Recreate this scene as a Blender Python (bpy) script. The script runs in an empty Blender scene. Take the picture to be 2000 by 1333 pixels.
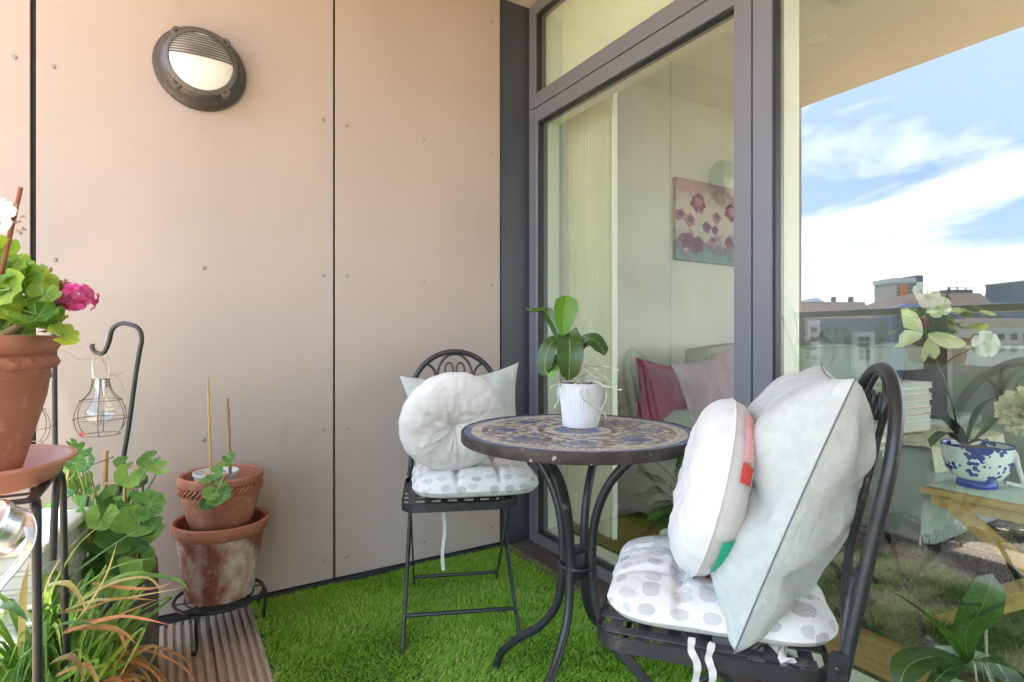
import bpy, bmesh, math, random
import numpy as np
from mathutils import Vector, Matrix, noise
random.seed(7)
PI = math.pi
sc = bpy.context.scene

# ---------------------------------------------------------------- camera, light, exposure
CAM = Vector((-1.441, -2.202, 0.95))
YAW = math.radians(-31.37)
cd = bpy.data.cameras.new('camera'); cam = bpy.data.objects.new('camera', cd)
sc.collection.objects.link(cam); sc.camera = cam
cam.location = CAM; cam.rotation_euler = (PI/2, 0, YAW)
cd.sensor_width = 36; cd.lens = 36*1096/2000; cd.shift_y = -0.0022
cd.clip_start = 0.02; cd.clip_end = 6000
sc.view_settings.view_transform = 'Standard'; sc.view_settings.look = 'None'
sc.view_settings.exposure = 2.25; sc.view_settings.gamma = 1.0
sc.cycles.max_bounces = 12; sc.cycles.diffuse_bounces = 5; sc.cycles.glossy_bounces = 5
sc.cycles.transparent_max_bounces = 16; sc.cycles.transmission_bounces = 8
sc.cycles.sample_clamp_indirect = 6.0

SUN_EL = math.radians(76); SUN_DIR = Vector((-math.cos(SUN_EL)*0.985, -math.cos(SUN_EL)*0.17, math.sin(SUN_EL))).normalized()
w = bpy.data.worlds.new('World'); sc.world = w; w.use_nodes = True
nt = w.node_tree; N = nt.nodes; L = nt.links
for n in list(N): N.remove(n)
out = N.new('ShaderNodeOutputWorld'); bg = N.new('ShaderNodeBackground'); bg.inputs['Strength'].default_value = 0.15
sky = N.new('ShaderNodeTexSky'); sky.sky_type = 'NISHITA'; sky.sun_disc = False
sky.sun_elevation = SUN_EL; sky.sun_rotation = math.atan2(SUN_DIR.x, SUN_DIR.y); sky.air_density = 1.0; sky.dust_density = 1.2; sky.ozone_density = 1.0
tc = N.new('ShaderNodeTexCoord'); sep = N.new('ShaderNodeSeparateXYZ'); L.new(tc.outputs['Generated'], sep.inputs[0])
zz = N.new('ShaderNodeMath'); zz.operation = 'ADD'; zz.inputs[1].default_value = 0.16; L.new(sep.outputs['Z'], zz.inputs[0])
zm = N.new('ShaderNodeMath'); zm.operation = 'MAXIMUM'; zm.inputs[1].default_value = 0.05; L.new(zz.outputs[0], zm.inputs[0])
dv = N.new('ShaderNodeVectorMath'); dv.operation = 'SCALE'
inv = N.new('ShaderNodeMath'); inv.operation = 'DIVIDE'; inv.inputs[0].default_value = 1.0; L.new(zm.outputs[0], inv.inputs[1])
L.new(tc.outputs['Generated'], dv.inputs[0]); L.new(inv.outputs[0], dv.inputs['Scale'])
mp = N.new('ShaderNodeMapping'); mp.inputs['Rotation'].default_value = (0, 0, 0.5); mp.inputs['Scale'].default_value = (1.0, 0.45, 0.0); mp.inputs['Location'].default_value = (0.7, 2.1, 0)
L.new(dv.outputs[0], mp.inputs[0])
nz = N.new('ShaderNodeTexNoise'); nz.inputs['Scale'].default_value = 1.25; nz.inputs['Detail'].default_value = 9; nz.inputs['Roughness'].default_value = 0.60; nz.inputs['Distortion'].default_value = 0.35
L.new(mp.outputs[0], nz.inputs['Vector'])
cr = N.new('ShaderNodeValToRGB'); cr.color_ramp.elements[0].position = 0.475; cr.color_ramp.elements[1].position = 0.62
L.new(nz.outputs[0], cr.inputs[0])
lowc = N.new('ShaderNodeMapRange'); lowc.inputs['From Min'].default_value = 0.21; lowc.inputs['From Max'].default_value = 0.13; lz_ = N.new('ShaderNodeMath'); lz_.operation = 'MULTIPLY_ADD'; lz_.inputs[1].default_value = -0.42; zo = N.new('ShaderNodeMath'); zo.operation = 'ADD'; zo.inputs[1].default_value = 0.262; L.new(sep.outputs['Z'], zo.inputs[0]); L.new(nz.outputs[0], lz_.inputs[0]); L.new(zo.outputs[0], lz_.inputs[2]); L.new(lz_.outputs[0], lowc.inputs['Value'])
mxm = N.new('ShaderNodeMath'); mxm.operation = 'MAXIMUM'; L.new(cr.outputs[0], mxm.inputs[0]); L.new(lowc.outputs[0], mxm.inputs[1])
mix = N.new('ShaderNodeMixRGB'); mix.inputs[2].default_value = (10.6, 10.8, 11.2, 1)
pale = N.new('ShaderNodeMixRGB'); pale.inputs[0].default_value = 0.40; pale.inputs[2].default_value = (4.6, 7.0, 10.8, 1)
L.new(sky.outputs[0], pale.inputs[1])
L.new(mxm.outputs[0], mix.inputs[0]); L.new(pale.outputs[0], mix.inputs[1]); L.new(mix.outputs[0], bg.inputs[0]); L.new(bg.outputs[0], out.inputs[0])
sl = bpy.data.lights.new('sun', 'SUN'); sl.energy = 4.5; sl.angle = math.radians(0.5); sl.color = (1.0, 0.95, 0.86)
so = bpy.data.objects.new('sun', sl); sc.collection.objects.link(so); so.rotation_euler = SUN_DIR.to_track_quat('Z', 'Y').to_euler(); so.location = (-4, -2, 12)

# ---------------------------------------------------------------- helpers
Rt = Vector((math.cos(YAW), math.sin(YAW), 0)); Fw = Vector((-math.sin(YAW), math.cos(YAW), 0))
def W(px, py, d):
    """point of the place at depth d (m) measured on the photo"""
    return CAM + Fw*d + Rt*((px-1000)/1096*d) + Vector((0, 0, (662-py)/1096*d))
def V(px, py, d):
    """the same, seen in the glass: the real point mirrored in x = 0"""
    p = W(px, py, d); return Vector((-p.x, p.y, p.z))

def cat(pts, n=8, closed=False):
    P = [Vector(p) for p in pts]; m = len(P); o = []
    if m < 3 and not closed: return [P[0].lerp(P[1], i/n) for i in range(n+1)]
    for i in range(m if closed else m-1):
        if closed: a, b, c, d = P[(i-1) % m], P[i], P[(i+1) % m], P[(i+2) % m]
        else: a, b, c, d = P[max(i-1, 0)], P[i], P[i+1], P[min(i+2, m-1)]
        for k in range(n):
            t = k/n
            o.append(0.5*((2*b)+(c-a)*t+(2*a-5*b+4*c-d)*t*t+(3*b-a-3*c+d)*t*t*t))
    if not closed: o.append(P[-1])
    return o

class MB:
    def __init__(s): s.v = []; s.f = []; s.m = []; s.mi = 0
    def add(s, vs, fs):
        b = len(s.v); s.v += [tuple(v) for v in vs]; s.f += [tuple(b+i for i in f) for f in fs]; s.m += [s.mi]*len(fs); return s
    def box(s, lo, hi):
        x0, y0, z0 = lo; x1, y1, z1 = hi
        return s.add([(x0,y0,z0),(x1,y0,z0),(x1,y1,z0),(x0,y1,z0),(x0,y0,z1),(x1,y0,z1),(x1,y1,z1),(x0,y1,z1)],
                     [(0,3,2,1),(4,5,6,7),(0,1,5,4),(1,2,6,5),(2,3,7,6),(3,0,4,7)])
    def rbox(s, lo, hi, r=0.01, seg=3, puff=0.0, rot=None):
        bm = bmesh.new(); bmesh.ops.create_cube(bm, size=1)
        sx, sy, sz = [hi[i]-lo[i] for i in range(3)]; c = Vector([(hi[i]+lo[i])/2 for i in range(3)])
        for v in bm.verts: v.co = Vector((v.co.x*sx, v.co.y*sy, v.co.z*sz))
        if puff: bmesh.ops.subdivide_edges(bm, edges=bm.edges[:], cuts=5, use_grid_fill=True)
        if puff:
            for v in bm.verts:
                a, b, d = [2*v.co[i]/(sx, sy, sz)[i] for i in range(3)]
                v.co += Vector((a*(1-b*b)*(1-d*d), b*(1-a*a)*(1-d*d), d*(1-a*a)*(1-b*b)))*puff
        es = [e for e in bm.edges if len(e.link_faces) == 2 and e.calc_face_angle() > 1.0]
        bmesh.ops.bevel(bm, geom=es, offset=r, segments=seg, profile=0.5, affect='EDGES', clamp_overlap=True)
        M = Matrix.Translation(c) @ (rot or Matrix())
        bm.verts.index_update(); s.add([M @ v.co for v in bm.verts], [[v.index for v in f.verts] for f in bm.faces]); bm.free(); return s
    def beam(s, a, b, w, h, up=(0,0,1)):
        a, b = Vector(a), Vector(b); t = (b-a).normalized(); sd = t.cross(Vector(up)).normalized()*w/2; u = sd.cross(t).normalized()*h/2
        vs = [p+i*sd+j*u for p in (a, b) for i, j in ((-1,-1),(1,-1),(1,1),(-1,1))]
        return s.add(vs, [(0,1,2,3),(7,6,5,4),(0,4,5,1),(1,5,6,2),(2,6,7,3),(3,7,4,0)])
    def tube(s, pts, r, seg=10, closed=False, cap=True, flat=None):
        P = [Vector(p) for p in pts]; n = len(P); R = r if isinstance(r, (list, tuple)) else [r]*n
        T = []
        for i in range(n):
            a = P[(i-1) % n] if (closed or i) else P[0]; b = P[(i+1) % n] if (closed or i < n-1) else P[-1]
            t = (b-a); T.append(t.normalized() if t.length > 1e-9 else Vector((0,0,1)))
        u = T[0].orthogonal().normalized(); vs = []
        if flat: u = Vector(flat)
        for i in range(n):
            u = (u-T[i]*u.dot(T[i])); u = u.normalized() if u.length > 1e-6 else T[i].orthogonal().normalized()
            w_ = T[i].cross(u)
            for k in range(seg):
                a = 2*PI*k/seg; vs.append(P[i]+(u*math.cos(a)+w_*math.sin(a))*R[i])
        fs = []
        for i in range(n if closed else n-1):
            j = (i+1) % n
            for k in range(seg):
                l = (k+1) % seg; fs.append((i*seg+k, i*seg+l, j*seg+l, j*seg+k))
        if cap and not closed: fs += [tuple(range(seg))[::-1], tuple((n-1)*seg+k for k in range(seg))]
        return s.add(vs, fs)
    def lathe(s, prof, seg=48, c=(0,0,0), wob=None, caps=True, M=None):
        vs = []; n = len(prof)
        for i, (r, z) in enumerate(prof):
            for k in range(seg):
                a = 2*PI*k/seg; q = Vector((r*math.cos(a), r*math.sin(a), z))
                if wob: q = wob(q, a, r, z, i)
                vs.append((M @ q if M else q)+Vector(c))
        fs = [(i*seg+k, i*seg+(k+1) % seg, (i+1)*seg+(k+1) % seg, (i+1)*seg+k) for i in range(n-1) for k in range(seg)]
        if caps: fs += [tuple(range(seg))[::-1], tuple((n-1)*seg+k for k in range(seg))]
        return s.add(vs, fs)
    def ball(s, c, r, seg=8, sc_=(1,1,1)):
        n = max(4, seg//2+1)
        return s.lathe([(max(1e-4, r*math.sin(PI*i/n)), -r*math.cos(PI*i/n)) for i in range(n+1)], seg, c, M=Matrix.Diagonal((*sc_, 1)))
    def ribbon(s, pts, wid, face, n=6, fold=0.25, cross=4, wave=0, cup=0.0, thick=0.0):
        """leaf blade along pts, widths at the same control points, face = direction its upper side looks"""
        P = cat(pts, n); k = len(P); wd = []
        for i in range(k):
            t = i/n; a = min(int(t), len(wid)-1); b = min(a+1, len(wid)-1); q = t-int(t); q = q*q*(3-2*q); wd.append(wid[a]*(1-q)+wid[b]*q)
        fc = Vector(face).normalized(); vs = []
        for i in range(k):
            t = (P[min(i+1, k-1)]-P[max(i-1, 0)]).normalized(); sd = t.cross(fc)
            if sd.length < 0.15: sd = t.orthogonal()
            sd.normalize(); nn = sd.cross(t).normalized()
            for j in range(cross+1):
                u = 2*j/cross-1; h = abs(u)*fold*wd[i]/2 - cup*wd[i]/2*u*u + wave*wd[i]*math.sin(i*1.3+u*2)*abs(u)
                vs.append(P[i]+sd*u*wd[i]/2+nn*h)
        c1 = cross+1
        s.add(vs, [(i*c1+j, i*c1+j+1, (i+1)*c1+j+1, (i+1)*c1+j) for i in range(k-1) for j in range(cross)])
        if thick:
            vs2 = []
            for i, q in enumerate(vs):
                ii = i//c1; t = (P[min(ii+1, k-1)]-P[max(ii-1, 0)]).normalized(); sd = t.cross(fc)
                if sd.length < 0.15: sd = t.orthogonal()
                vs2.append(q-sd.normalized().cross(t).normalized()*thick*(1-0.7*abs(2*(i % c1)/cross-1)))
            s.add(vs2, [(i*c1+j, (i+1)*c1+j, (i+1)*c1+j+1, i*c1+j+1) for i in range(k-1) for j in range(cross)])
        return s
    def build(s, name, mats, parent=None, smooth=True, world=False, label=None, kind=None, ang=40):
        me = bpy.data.meshes.new(name); vs = s.v
        if world and parent is not None:
            o3 = tuple(parent.location); vs = [(v[0]-o3[0], v[1]-o3[1], v[2]-o3[2]) for v in vs]
        me.from_pydata(vs, [], s.f)
        ml = mats if isinstance(mats, (list, tuple)) else [mats]
        for m in ml: me.materials.append(m)
        if len(ml) > 1: me.polygons.foreach_set('material_index', s.m)
        if smooth:
            me.polygons.foreach_set('use_smooth', [True]*len(s.f))
            if ang: me.set_sharp_from_angle(angle=math.radians(ang))
        me.validate(); me.update()
        o = bpy.data.objects.new(name, me); sc.collection.objects.link(o)
        if parent is not None: o.parent = parent
        if label: o['label'] = label
        if kind: o['kind'] = kind
        return o

def tag(o, label, cat_, group=None):
    o['label'] = label; o['category'] = cat_
    if group: o['group'] = group
    return o
def thing(name, label, cat_, loc=(0,0,0), rz=0, group=None):
    o = bpy.data.objects.new(name, None); sc.collection.objects.link(o); o.location = loc; o.rotation_euler = (0, 0, rz)
    o.empty_display_size = 0.1
    return tag(o, label, cat_, group)
def copy_tree(o, parent=None):
    c = o.copy(); sc.collection.objects.link(c); c.parent = parent
    for ch in list(o.children): copy_tree(ch, c)
    return c

# ---------------------------------------------------------------- materials
def new(name):
    m = bpy.data.materials.new(name); m.use_nodes = True; nt = m.node_tree; return m, nt.nodes, nt.links, nt.nodes['Principled BSDF']
def mat(name, c1, c2=None, scale=6.0, rough=0.6, metal=0.0, bump=0.0, bscale=None, detail=5, lo=0.35, hi=0.65, spec=0.5, stretch=(1,1,1), extra=None, trans=0.0, sheen=0.0, isl=0, wrk=None):
    """two-tone noise material; extra = (colour, noise scale, lo, hi) for stains of their own"""
    m, N, L, B = new(name)
    B.inputs['Roughness'].default_value = rough; B.inputs['Metallic'].default_value = metal; B.inputs['Specular IOR Level'].default_value = spec
    if sheen: B.inputs['Sheen Weight'].default_value = sheen
    c2 = c2 or tuple(x*0.82 for x in c1)
    tc = N.new('ShaderNodeTexCoord'); mp = N.new('ShaderNodeMapping'); mp.inputs['Scale'].default_value = stretch; L.new(tc.outputs['Object'], mp.inputs[0])
    nz = N.new('ShaderNodeTexNoise'); nz.inputs['Scale'].default_value = scale; nz.inputs['Detail'].default_value = detail; L.new(mp.outputs[0], nz.inputs['Vector'])
    cr = N.new('ShaderNodeValToRGB'); cr.color_ramp.elements[0].position = lo; cr.color_ramp.elements[1].position = hi
    cr.color_ramp.elements[0].color = (*c2, 1); cr.color_ramp.elements[1].color = (*c1, 1); L.new(nz.outputs[0], cr.inputs[0]); col = cr.outputs[0]
    if extra:
        ec, es, el, eh = extra
        n2 = N.new('ShaderNodeTexNoise'); n2.inputs['Scale'].default_value = es; n2.inputs['Detail'].default_value = 8; n2.inputs['Roughness'].default_value = 0.65; L.new(mp.outputs[0], n2.inputs['Vector'])
        r2 = N.new('ShaderNodeMapRange'); r2.inputs['From Min'].default_value = el; r2.inputs['From Max'].default_value = eh; L.new(n2.outputs[0], r2.inputs['Value'])
        mx = N.new('ShaderNodeMixRGB'); L.new(r2.outputs[0], mx.inputs[0]); L.new(col, mx.inputs[1]); mx.inputs[2].default_value = (*ec, 1); col = mx.outputs[0]
    if isl:
        ge = N.new('ShaderNodeNewGeometry'); hs = N.new('ShaderNodeHueSaturation'); r1 = N.new('ShaderNodeMapRange'); r1.inputs['To Min'].default_value = 1-isl*.62; r1.inputs['To Max'].default_value = 1+isl*.5
        L.new(ge.outputs['Random Per Island'], r1.inputs['Value']); L.new(r1.outputs[0], hs.inputs['Value']); r4 = N.new('ShaderNodeMapRange'); r4.inputs['To Min'].default_value = 0.5+isl*.035; r4.inputs['To Max'].default_value = 0.5-isl*.03
        L.new(ge.outputs['Random Per Island'], r4.inputs['Value']); L.new(r4.outputs[0], hs.inputs['Hue']); L.new(col, hs.inputs['Color']); col = hs.outputs[0]
    L.new(col, B.inputs['Base Color'])
    nb_ = None
    if wrk:
        n4 = N.new('ShaderNodeTexNoise'); n4.inputs['Scale'].default_value = wrk[0]; n4.inputs['Detail'].default_value = 4; n4.inputs['Distortion'].default_value = 1.8; L.new(mp.outputs[0], n4.inputs['Vector'])
        nb_ = N.new('ShaderNodeBump'); nb_.inputs['Strength'].default_value = 0.8; nb_.inputs['Distance'].default_value = wrk[1]; L.new(n4.outputs[0], nb_.inputs['Height']); L.new(nb_.outputs[0], B.inputs['Normal'])
    if bump:
        n3 = N.new('ShaderNodeTexNoise'); n3.inputs['Scale'].default_value = bscale or scale*8; n3.inputs['Detail'].default_value = 6; L.new(mp.outputs[0], n3.inputs['Vector'])
        b = N.new('ShaderNodeBump'); b.inputs['Strength'].default_value = bump; b.inputs['Distance'].default_value = 0.004; L.new(n3.outputs[0], b.inputs['Height']); L.new(b.outputs[0], B.inputs['Normal'])
        if nb_: L.new(nb_.outputs[0], b.inputs['Normal'])
    if trans:
        tr = N.new('ShaderNodeBsdfTranslucent'); L.new(col, tr.inputs[0]); ms = N.new('ShaderNodeMixShader'); ms.inputs[0].default_value = trans
        L.new(B.outputs[0], ms.inputs[1]); L.new(tr.outputs[0], ms.inputs[2]); L.new(ms.outputs[0], N['Material Output'].inputs[0])
    return m
def glass(name, tint, refl, rmax=1.0):
    m = bpy.data.materials.new(name); m.use_nodes = True; N = m.node_tree.nodes; L = m.node_tree.links; N.clear()
    o = N.new('ShaderNodeOutputMaterial'); t = N.new('ShaderNodeBsdfTransparent'); t.inputs[0].default_value = (*tint, 1)
    g = N.new('ShaderNodeBsdfGlossy'); g.inputs['Roughness'].default_value = 0.0; g.inputs[0].default_value = (0.97, 0.98, 1, 1)
    lw = N.new('ShaderNodeLayerWeight'); lw.inputs['Blend'].default_value = 0.5
    pw = N.new('ShaderNodeMath'); pw.operation = 'POWER'; pw.inputs[1].default_value = 3.5; L.new(lw.outputs['Facing'], pw.inputs[0])
    mr = N.new('ShaderNodeMapRange'); mr.inputs['To Min'].default_value = refl; mr.inputs['To Max'].default_value = rmax; L.new(pw.outputs[0], mr.inputs['Value'])
    mx = N.new('ShaderNodeMixShader'); L.new(mr.outputs[0], mx.inputs[0]); L.new(t.outputs[0], mx.inputs[1]); L.new(g.outputs[0], mx.inputs[2]); L.new(mx.outputs[0], o.inputs[0])
    return m
M_ = {}
M_['panel'] = mat('fibre_cement', (0.445,0.375,0.325), (0.39,0.327,0.283), 1.7, 0.75, bump=0.10, bscale=520, detail=10, lo=0.3, hi=0.7, spec=0.25, stretch=(1,1,0.55), extra=((0.34,0.285,0.245), 2.6, 0.58, 0.85))
M_['rivet'] = mat('rivet_metal', (0.40,0.36,0.33), rough=0.4, metal=0.3)
M_['black'] = mat('black_rubber', (0.02,0.02,0.022), (0.035,0.035,0.038), 60, 0.8, bump=0.3)
M_['post'] = mat('dark_grey_powder_coat', (0.050,0.057,0.073), (0.045,0.051,0.065), 3, 0.42)
M_['frame'] = mat('grey_aluminium', (0.155,0.163,0.188), (0.142,0.15,0.172), 2, 0.38, bump=0.02, bscale=500)
M_['gasket'] = mat('gasket', (0.015,0.016,0.02), rough=0.5)
M_['soffit'] = mat('render_soffit', (0.54,0.475,0.405), (0.43,0.38,0.325), 11, 0.9, bump=0.5, bscale=90)
M_['glass'] = glass('window_glass', (0.84,0.93,0.83), 0.18)
M_['railglass'] = glass('rail_glass', (0.93,0.97,0.95), 0.05)
M_['white_in'] = mat('white_paint', (0.80,0.80,0.74), (0.77,0.77,0.71), 3, 0.6)
M_['iron'] = mat('painted_iron', (0.045,0.048,0.055), (0.06,0.062,0.068), 14, 0.42, bump=0.10, bscale=120, extra=(0.15,0.12,0.11), hi=0.6) if False else mat('painted_iron', (0.016,0.017,0.020), (0.028,0.029,0.032), 14, 0.36, bump=0.15, bscale=150, extra=((0.11,0.09,0.085), 22, 0.60, 0.70))
M_['oldiron'] = mat('worn_iron', (0.018,0.015,0.014), (0.05,0.035,0.028), 20, 0.6, bump=0.4, bscale=120, extra=((0.36,0.33,0.30), 38, 0.635, 0.68))
M_['terra'] = mat('terracotta', (0.42,0.165,0.095), (0.33,0.125,0.075), 9, 0.85, bump=0.25, bscale=130, extra=((0.50,0.30,0.22), 22, 0.55, 0.75))
M_['terra2'] = mat('weathered_terracotta', (0.30,0.105,0.065), (0.19,0.065,0.045), 8, 0.85, bump=0.4, bscale=110, stretch=(1,1,0.7), extra=((0.60,0.53,0.46), 10, 0.44, 0.66))
M_['saucer'] = mat('plastic_saucer', (0.55,0.23,0.17), (0.50,0.20,0.15), 8, 0.5)
M_['soil'] = mat('soil', (0.06,0.035,0.02), (0.03,0.018,0.012), 60, 0.95, bump=1.0, bscale=120)
M_['bark'] = mat('bark_chips', (0.16,0.08,0.04), (0.07,0.035,0.02), 50, 0.9, bump=1.0, bscale=90)
M_['bamboo'] = mat('bamboo', (0.55,0.33,0.12), (0.46,0.27,0.10), 12, 0.5, stretch=(1,1,0.2))
M_['cane'] = mat('old_cane', (0.40,0.25,0.15), (0.28,0.17,0.10), 25, 0.7, stretch=(1,1,0.3))
M_['redcane'] = mat('brown_cane', (0.30,0.10,0.045), (0.22,0.07,0.03), 20, 0.5)
M_['leaf'] = mat('orchid_leaf', (0.034,0.085,0.014), (0.022,0.058,0.011), 14, 0.38, trans=0.12, bump=0.08, bscale=60)
M_['leafb'] = mat('bright_orchid_leaf', (0.12,0.28,0.010), (0.08,0.19,0.010), 10, 0.4, trans=0.3, stretch=(3,3,0.5))
M_['mallow'] = mat('mallow_leaf', (0.21,0.40,0.08), (0.09,0.23,0.04), 16, 0.6, trans=0.3, bump=0.4, bscale=90, isl=.8)
M_['geranium'] = mat('geranium_leaf', (0.42,0.54,0.05), (0.12,0.28,0.02), 14, 0.55, trans=0.35, bump=0.4, bscale=90, isl=.8)
M_['stem'] = mat('green_stem', (0.20,0.30,0.06), (0.14,0.2,0.05), 20, 0.6)
M_['wood_stem'] = mat('woody_stem', (0.42,0.27,0.13), (0.30,0.18,0.08), 20, 0.7)
M_['blade'] = mat('lily_blade', (0.27,0.44,0.05), (0.07,0.19,0.025), 8, 0.5, trans=0.3, isl=.9)
M_['dry'] = mat('dry_blade', (0.58,0.32,0.11), (0.36,0.16,0.05), 14, 0.7, trans=0.3, isl=.8)
M_['tan'] = mat('yellowing_blade', (0.55,0.47,0.18), (0.42,0.30,0.10), 14, 0.65, trans=0.3)
M_['root'] = mat('aerial_root', (0.55,0.58,0.50), (0.33,0.34,0.26), 60, 0.7)
M_['roottip'] = mat('root_tip', (0.50,0.52,0.12), rough=0.5)
M_['ceramic'] = mat('white_ceramic', (0.68,0.68,0.68), (0.65,0.65,0.66), 3, 0.35)
M_['pink'] = mat('pink_petal', (0.92,0.20,0.52), (0.80,0.05,0.25), 30, 0.5, trans=0.35, isl=.6)
M_['whitepetal'] = mat('white_petal', (0.68,0.66,0.56), (0.60,0.60,0.48), 12, 0.5, trans=0.3)
M_['rust'] = mat('rusty_wire', (0.20,0.14,0.10), (0.12,0.08,0.06), 50, 0.6, metal=0.3)
M_['silver'] = mat('silver_metal', (0.72,0.70,0.68), (0.6,0.58,0.56), 20, 0.22, metal=1.0)
M_['plastic'] = mat('white_plastic', (0.62,0.63,0.60), (0.54,0.55,0.52), 5, 0.5)
M_['stonepot'] = mat('grey_brown_fibre_clay', (0.13,0.10,0.085), (0.085,0.068,0.06), 30, 0.85, bump=1.0, bscale=170)
M_['cotton'] = mat('white_cotton', (0.60,0.592,0.58), (0.56,0.552,0.54), 4, 0.9, bump=0.3, bscale=900, wrk=(9, .006), sheen=0.2)
M_['sage'] = mat('sage_linen', (0.445,0.47,0.44), (0.395,0.42,0.40), 60, 0.95, bump=0.35, bscale=900, wrk=(8, .009), sheen=0.2, detail=8)
M_['piping'] = mat('grey_piping', (0.13,0.155,0.155), rough=0.9)
M_['slat'] = mat('worn_iron_slat', (0.045,0.046,0.052), (0.085,0.082,0.083), 18, 0.45, bump=0.2, bscale=150, extra=((0.16,0.13,0.115), 22, 0.56, 0.70))
M_['red'] = mat('red_patch', (0.72,0.08,0.07), rough=0.9); M_['teal'] = mat('green_patch', (0.02,0.42,0.27), rough=0.9); M_['rose'] = mat('pink_patch', (0.80,0.42,0.42), rough=0.9)
M_['sill'] = mat('dark_sill_board', (0.105,0.085,0.075), (0.075,0.06,0.055), 30, 0.7, bump=0.4, bscale=200, stretch=(1,0.2,1))
def deckmat():
    m, N, L, B = new('grooved_timber')
    tc = N.new('ShaderNodeTexCoord'); mp = N.new('ShaderNodeMapping'); mp.inputs['Scale'].default_value = (70, 2.2, 30); L.new(tc.outputs['Object'], mp.inputs[0])
    nz = N.new('ShaderNodeTexNoise'); nz.inputs['Scale'].default_value = 2.2; nz.inputs['Detail'].default_value = 8; L.new(mp.outputs[0], nz.inputs['Vector'])
    cr = N.new('ShaderNodeValToRGB'); cr.color_ramp.elements[0].position = 0.1; cr.color_ramp.elements[1].position = 0.85
    cr.color_ramp.elements[0].color = (0.24,0.18,0.15,1); cr.color_ramp.elements[1].color = (0.60,0.51,0.44,1); L.new(nz.outputs[0], cr.inputs[0]); L.new(cr.outputs[0], B.inputs['Base Color'])
    B.inputs['Roughness'].default_value = 0.75
    b = N.new('ShaderNodeBump'); b.inputs['Strength'].default_value = 0.3; b.inputs['Distance'].default_value = 0.002; L.new(nz.outputs[0], b.inputs['Height']); L.new(b.outputs[0], B.inputs['Normal'])
    return m
def grassmat():
    m, N, L, B = new('artificial_turf')
    g = N.new('ShaderNodeNewGeometry'); cr = N.new('ShaderNodeValToRGB'); cr.color_ramp.interpolation = 'LINEAR'
    e = cr.color_ramp.elements; e[0].color = (0.14,0.30,0.02,1); e[1].position = 1; e[1].color = (0.66,0.66,0.30,1)
    for p, c in ((0.3,(0.22,0.46,0.03,1)), (0.75,(0.40,0.66,0.07,1)), (0.93,(0.55,0.74,0.16,1))):
        x = e.new(p); x.color = c
    L.new(g.outputs['Random Per Island'], cr.inputs[0]); L.new(cr.outputs[0], B.inputs['Base Color']); B.inputs['Roughness'].default_value = 0.5
    tr = N.new('ShaderNodeBsdfTranslucent'); L.new(cr.outputs[0], tr.inputs[0]); ms = N.new('ShaderNodeMixShader'); ms.inputs[0].default_value = 0.42
    L.new(B.outputs[0], ms.inputs[1]); L.new(tr.outputs[0], ms.inputs[2]); L.new(ms.outputs[0], N['Material Output'].inputs[0])
    return m
def dots():
    """white cotton printed with grey hatched discs"""
    m, N, L, B = new('dotted_cotton'); B.inputs['Roughness'].default_value = 0.95
    tc = N.new('ShaderNodeTexCoord'); nd = N.new('ShaderNodeTexNoise'); nd.inputs['Scale'].default_value = 40; nd.inputs['Detail'].default_value = 1; L.new(tc.outputs['UV'], nd.inputs['Vector'])
    vo = N.new('ShaderNodeTexVoronoi'); vo.voronoi_dimensions = '2D'; vo.inputs['Scale'].default_value = 20; vo.inputs['Randomness'].default_value = 0.42; L.new(tc.outputs['UV'], vo.inputs['Vector'])
    lt = N.new('ShaderNodeMapRange'); lt.inputs['From Min'].default_value = 0.325; lt.inputs['From Max'].default_value = 0.30; L.new(vo.outputs['Distance'], lt.inputs['Value'])
    sp = N.new('ShaderNodeSeparateColor'); L.new(vo.outputs['Color'], sp.inputs[0])
    ro = N.new('ShaderNodeVectorRotate'); ro.rotation_type = 'Z_AXIS'; an = N.new('ShaderNodeMath'); an.operation = 'MULTIPLY'; an.inputs[1].default_value = 1.2; L.new(sp.outputs[0], an.inputs[0]); L.new(an.outputs[0], ro.inputs['Angle']); L.new(tc.outputs['UV'], ro.inputs['Vector'])
    wv = N.new('ShaderNodeTexWave'); wv.inputs['Scale'].default_value = 90; wv.inputs['Distortion'].default_value = 0.5; wv.inputs['Detail'].default_value = 2; L.new(ro.outputs[0], wv.inputs['Vector'])
    wr = N.new('ShaderNodeMapRange'); wr.inputs['From Min'].default_value = 0.25; wr.inputs['From Max'].default_value = 0.6; L.new(wv.outputs[1], wr.inputs['Value'])
    mu = N.new('ShaderNodeMath'); mu.operation = 'MULTIPLY'; L.new(lt.outputs[0], mu.inputs[0]); L.new(wr.outputs[0], mu.inputs[1])
    st = N.new('ShaderNodeMapRange'); st.inputs['To Min'].default_value = 0.35; st.inputs['To Max'].default_value = 0.78; L.new(sp.outputs[1], st.inputs['Value'])
    m2 = N.new('ShaderNodeMath'); m2.operation = 'MULTIPLY'; L.new(mu.outputs[0], m2.inputs[0]); L.new(st.outputs[0], m2.inputs[1])
    mx = N.new('ShaderNodeMixRGB'); L.new(m2.outputs[0], mx.inputs[0]); mx.inputs[1].default_value = (0.60,0.595,0.58,1); mx.inputs[2].default_value = (0.11,0.11,0.12,1); L.new(mx.outputs[0], B.inputs['Base Color'])
    n3 = N.new('ShaderNodeTexNoise'); n3.inputs['Scale'].default_value = 400; L.new(tc.outputs['Object'], n3.inputs['Vector'])
    b = N.new('ShaderNodeBump'); b.inputs['Strength'].default_value = 0.12; b.inputs['Distance'].default_value = 0.003; L.new(n3.outputs[0], b.inputs['Height']); L.new(b.outputs[0], B.inputs['Normal'])
    return m
M_['vein'] = mat('leaf_vein', (0.26,0.44,0.11), rough=0.6, trans=0.2)
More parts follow.
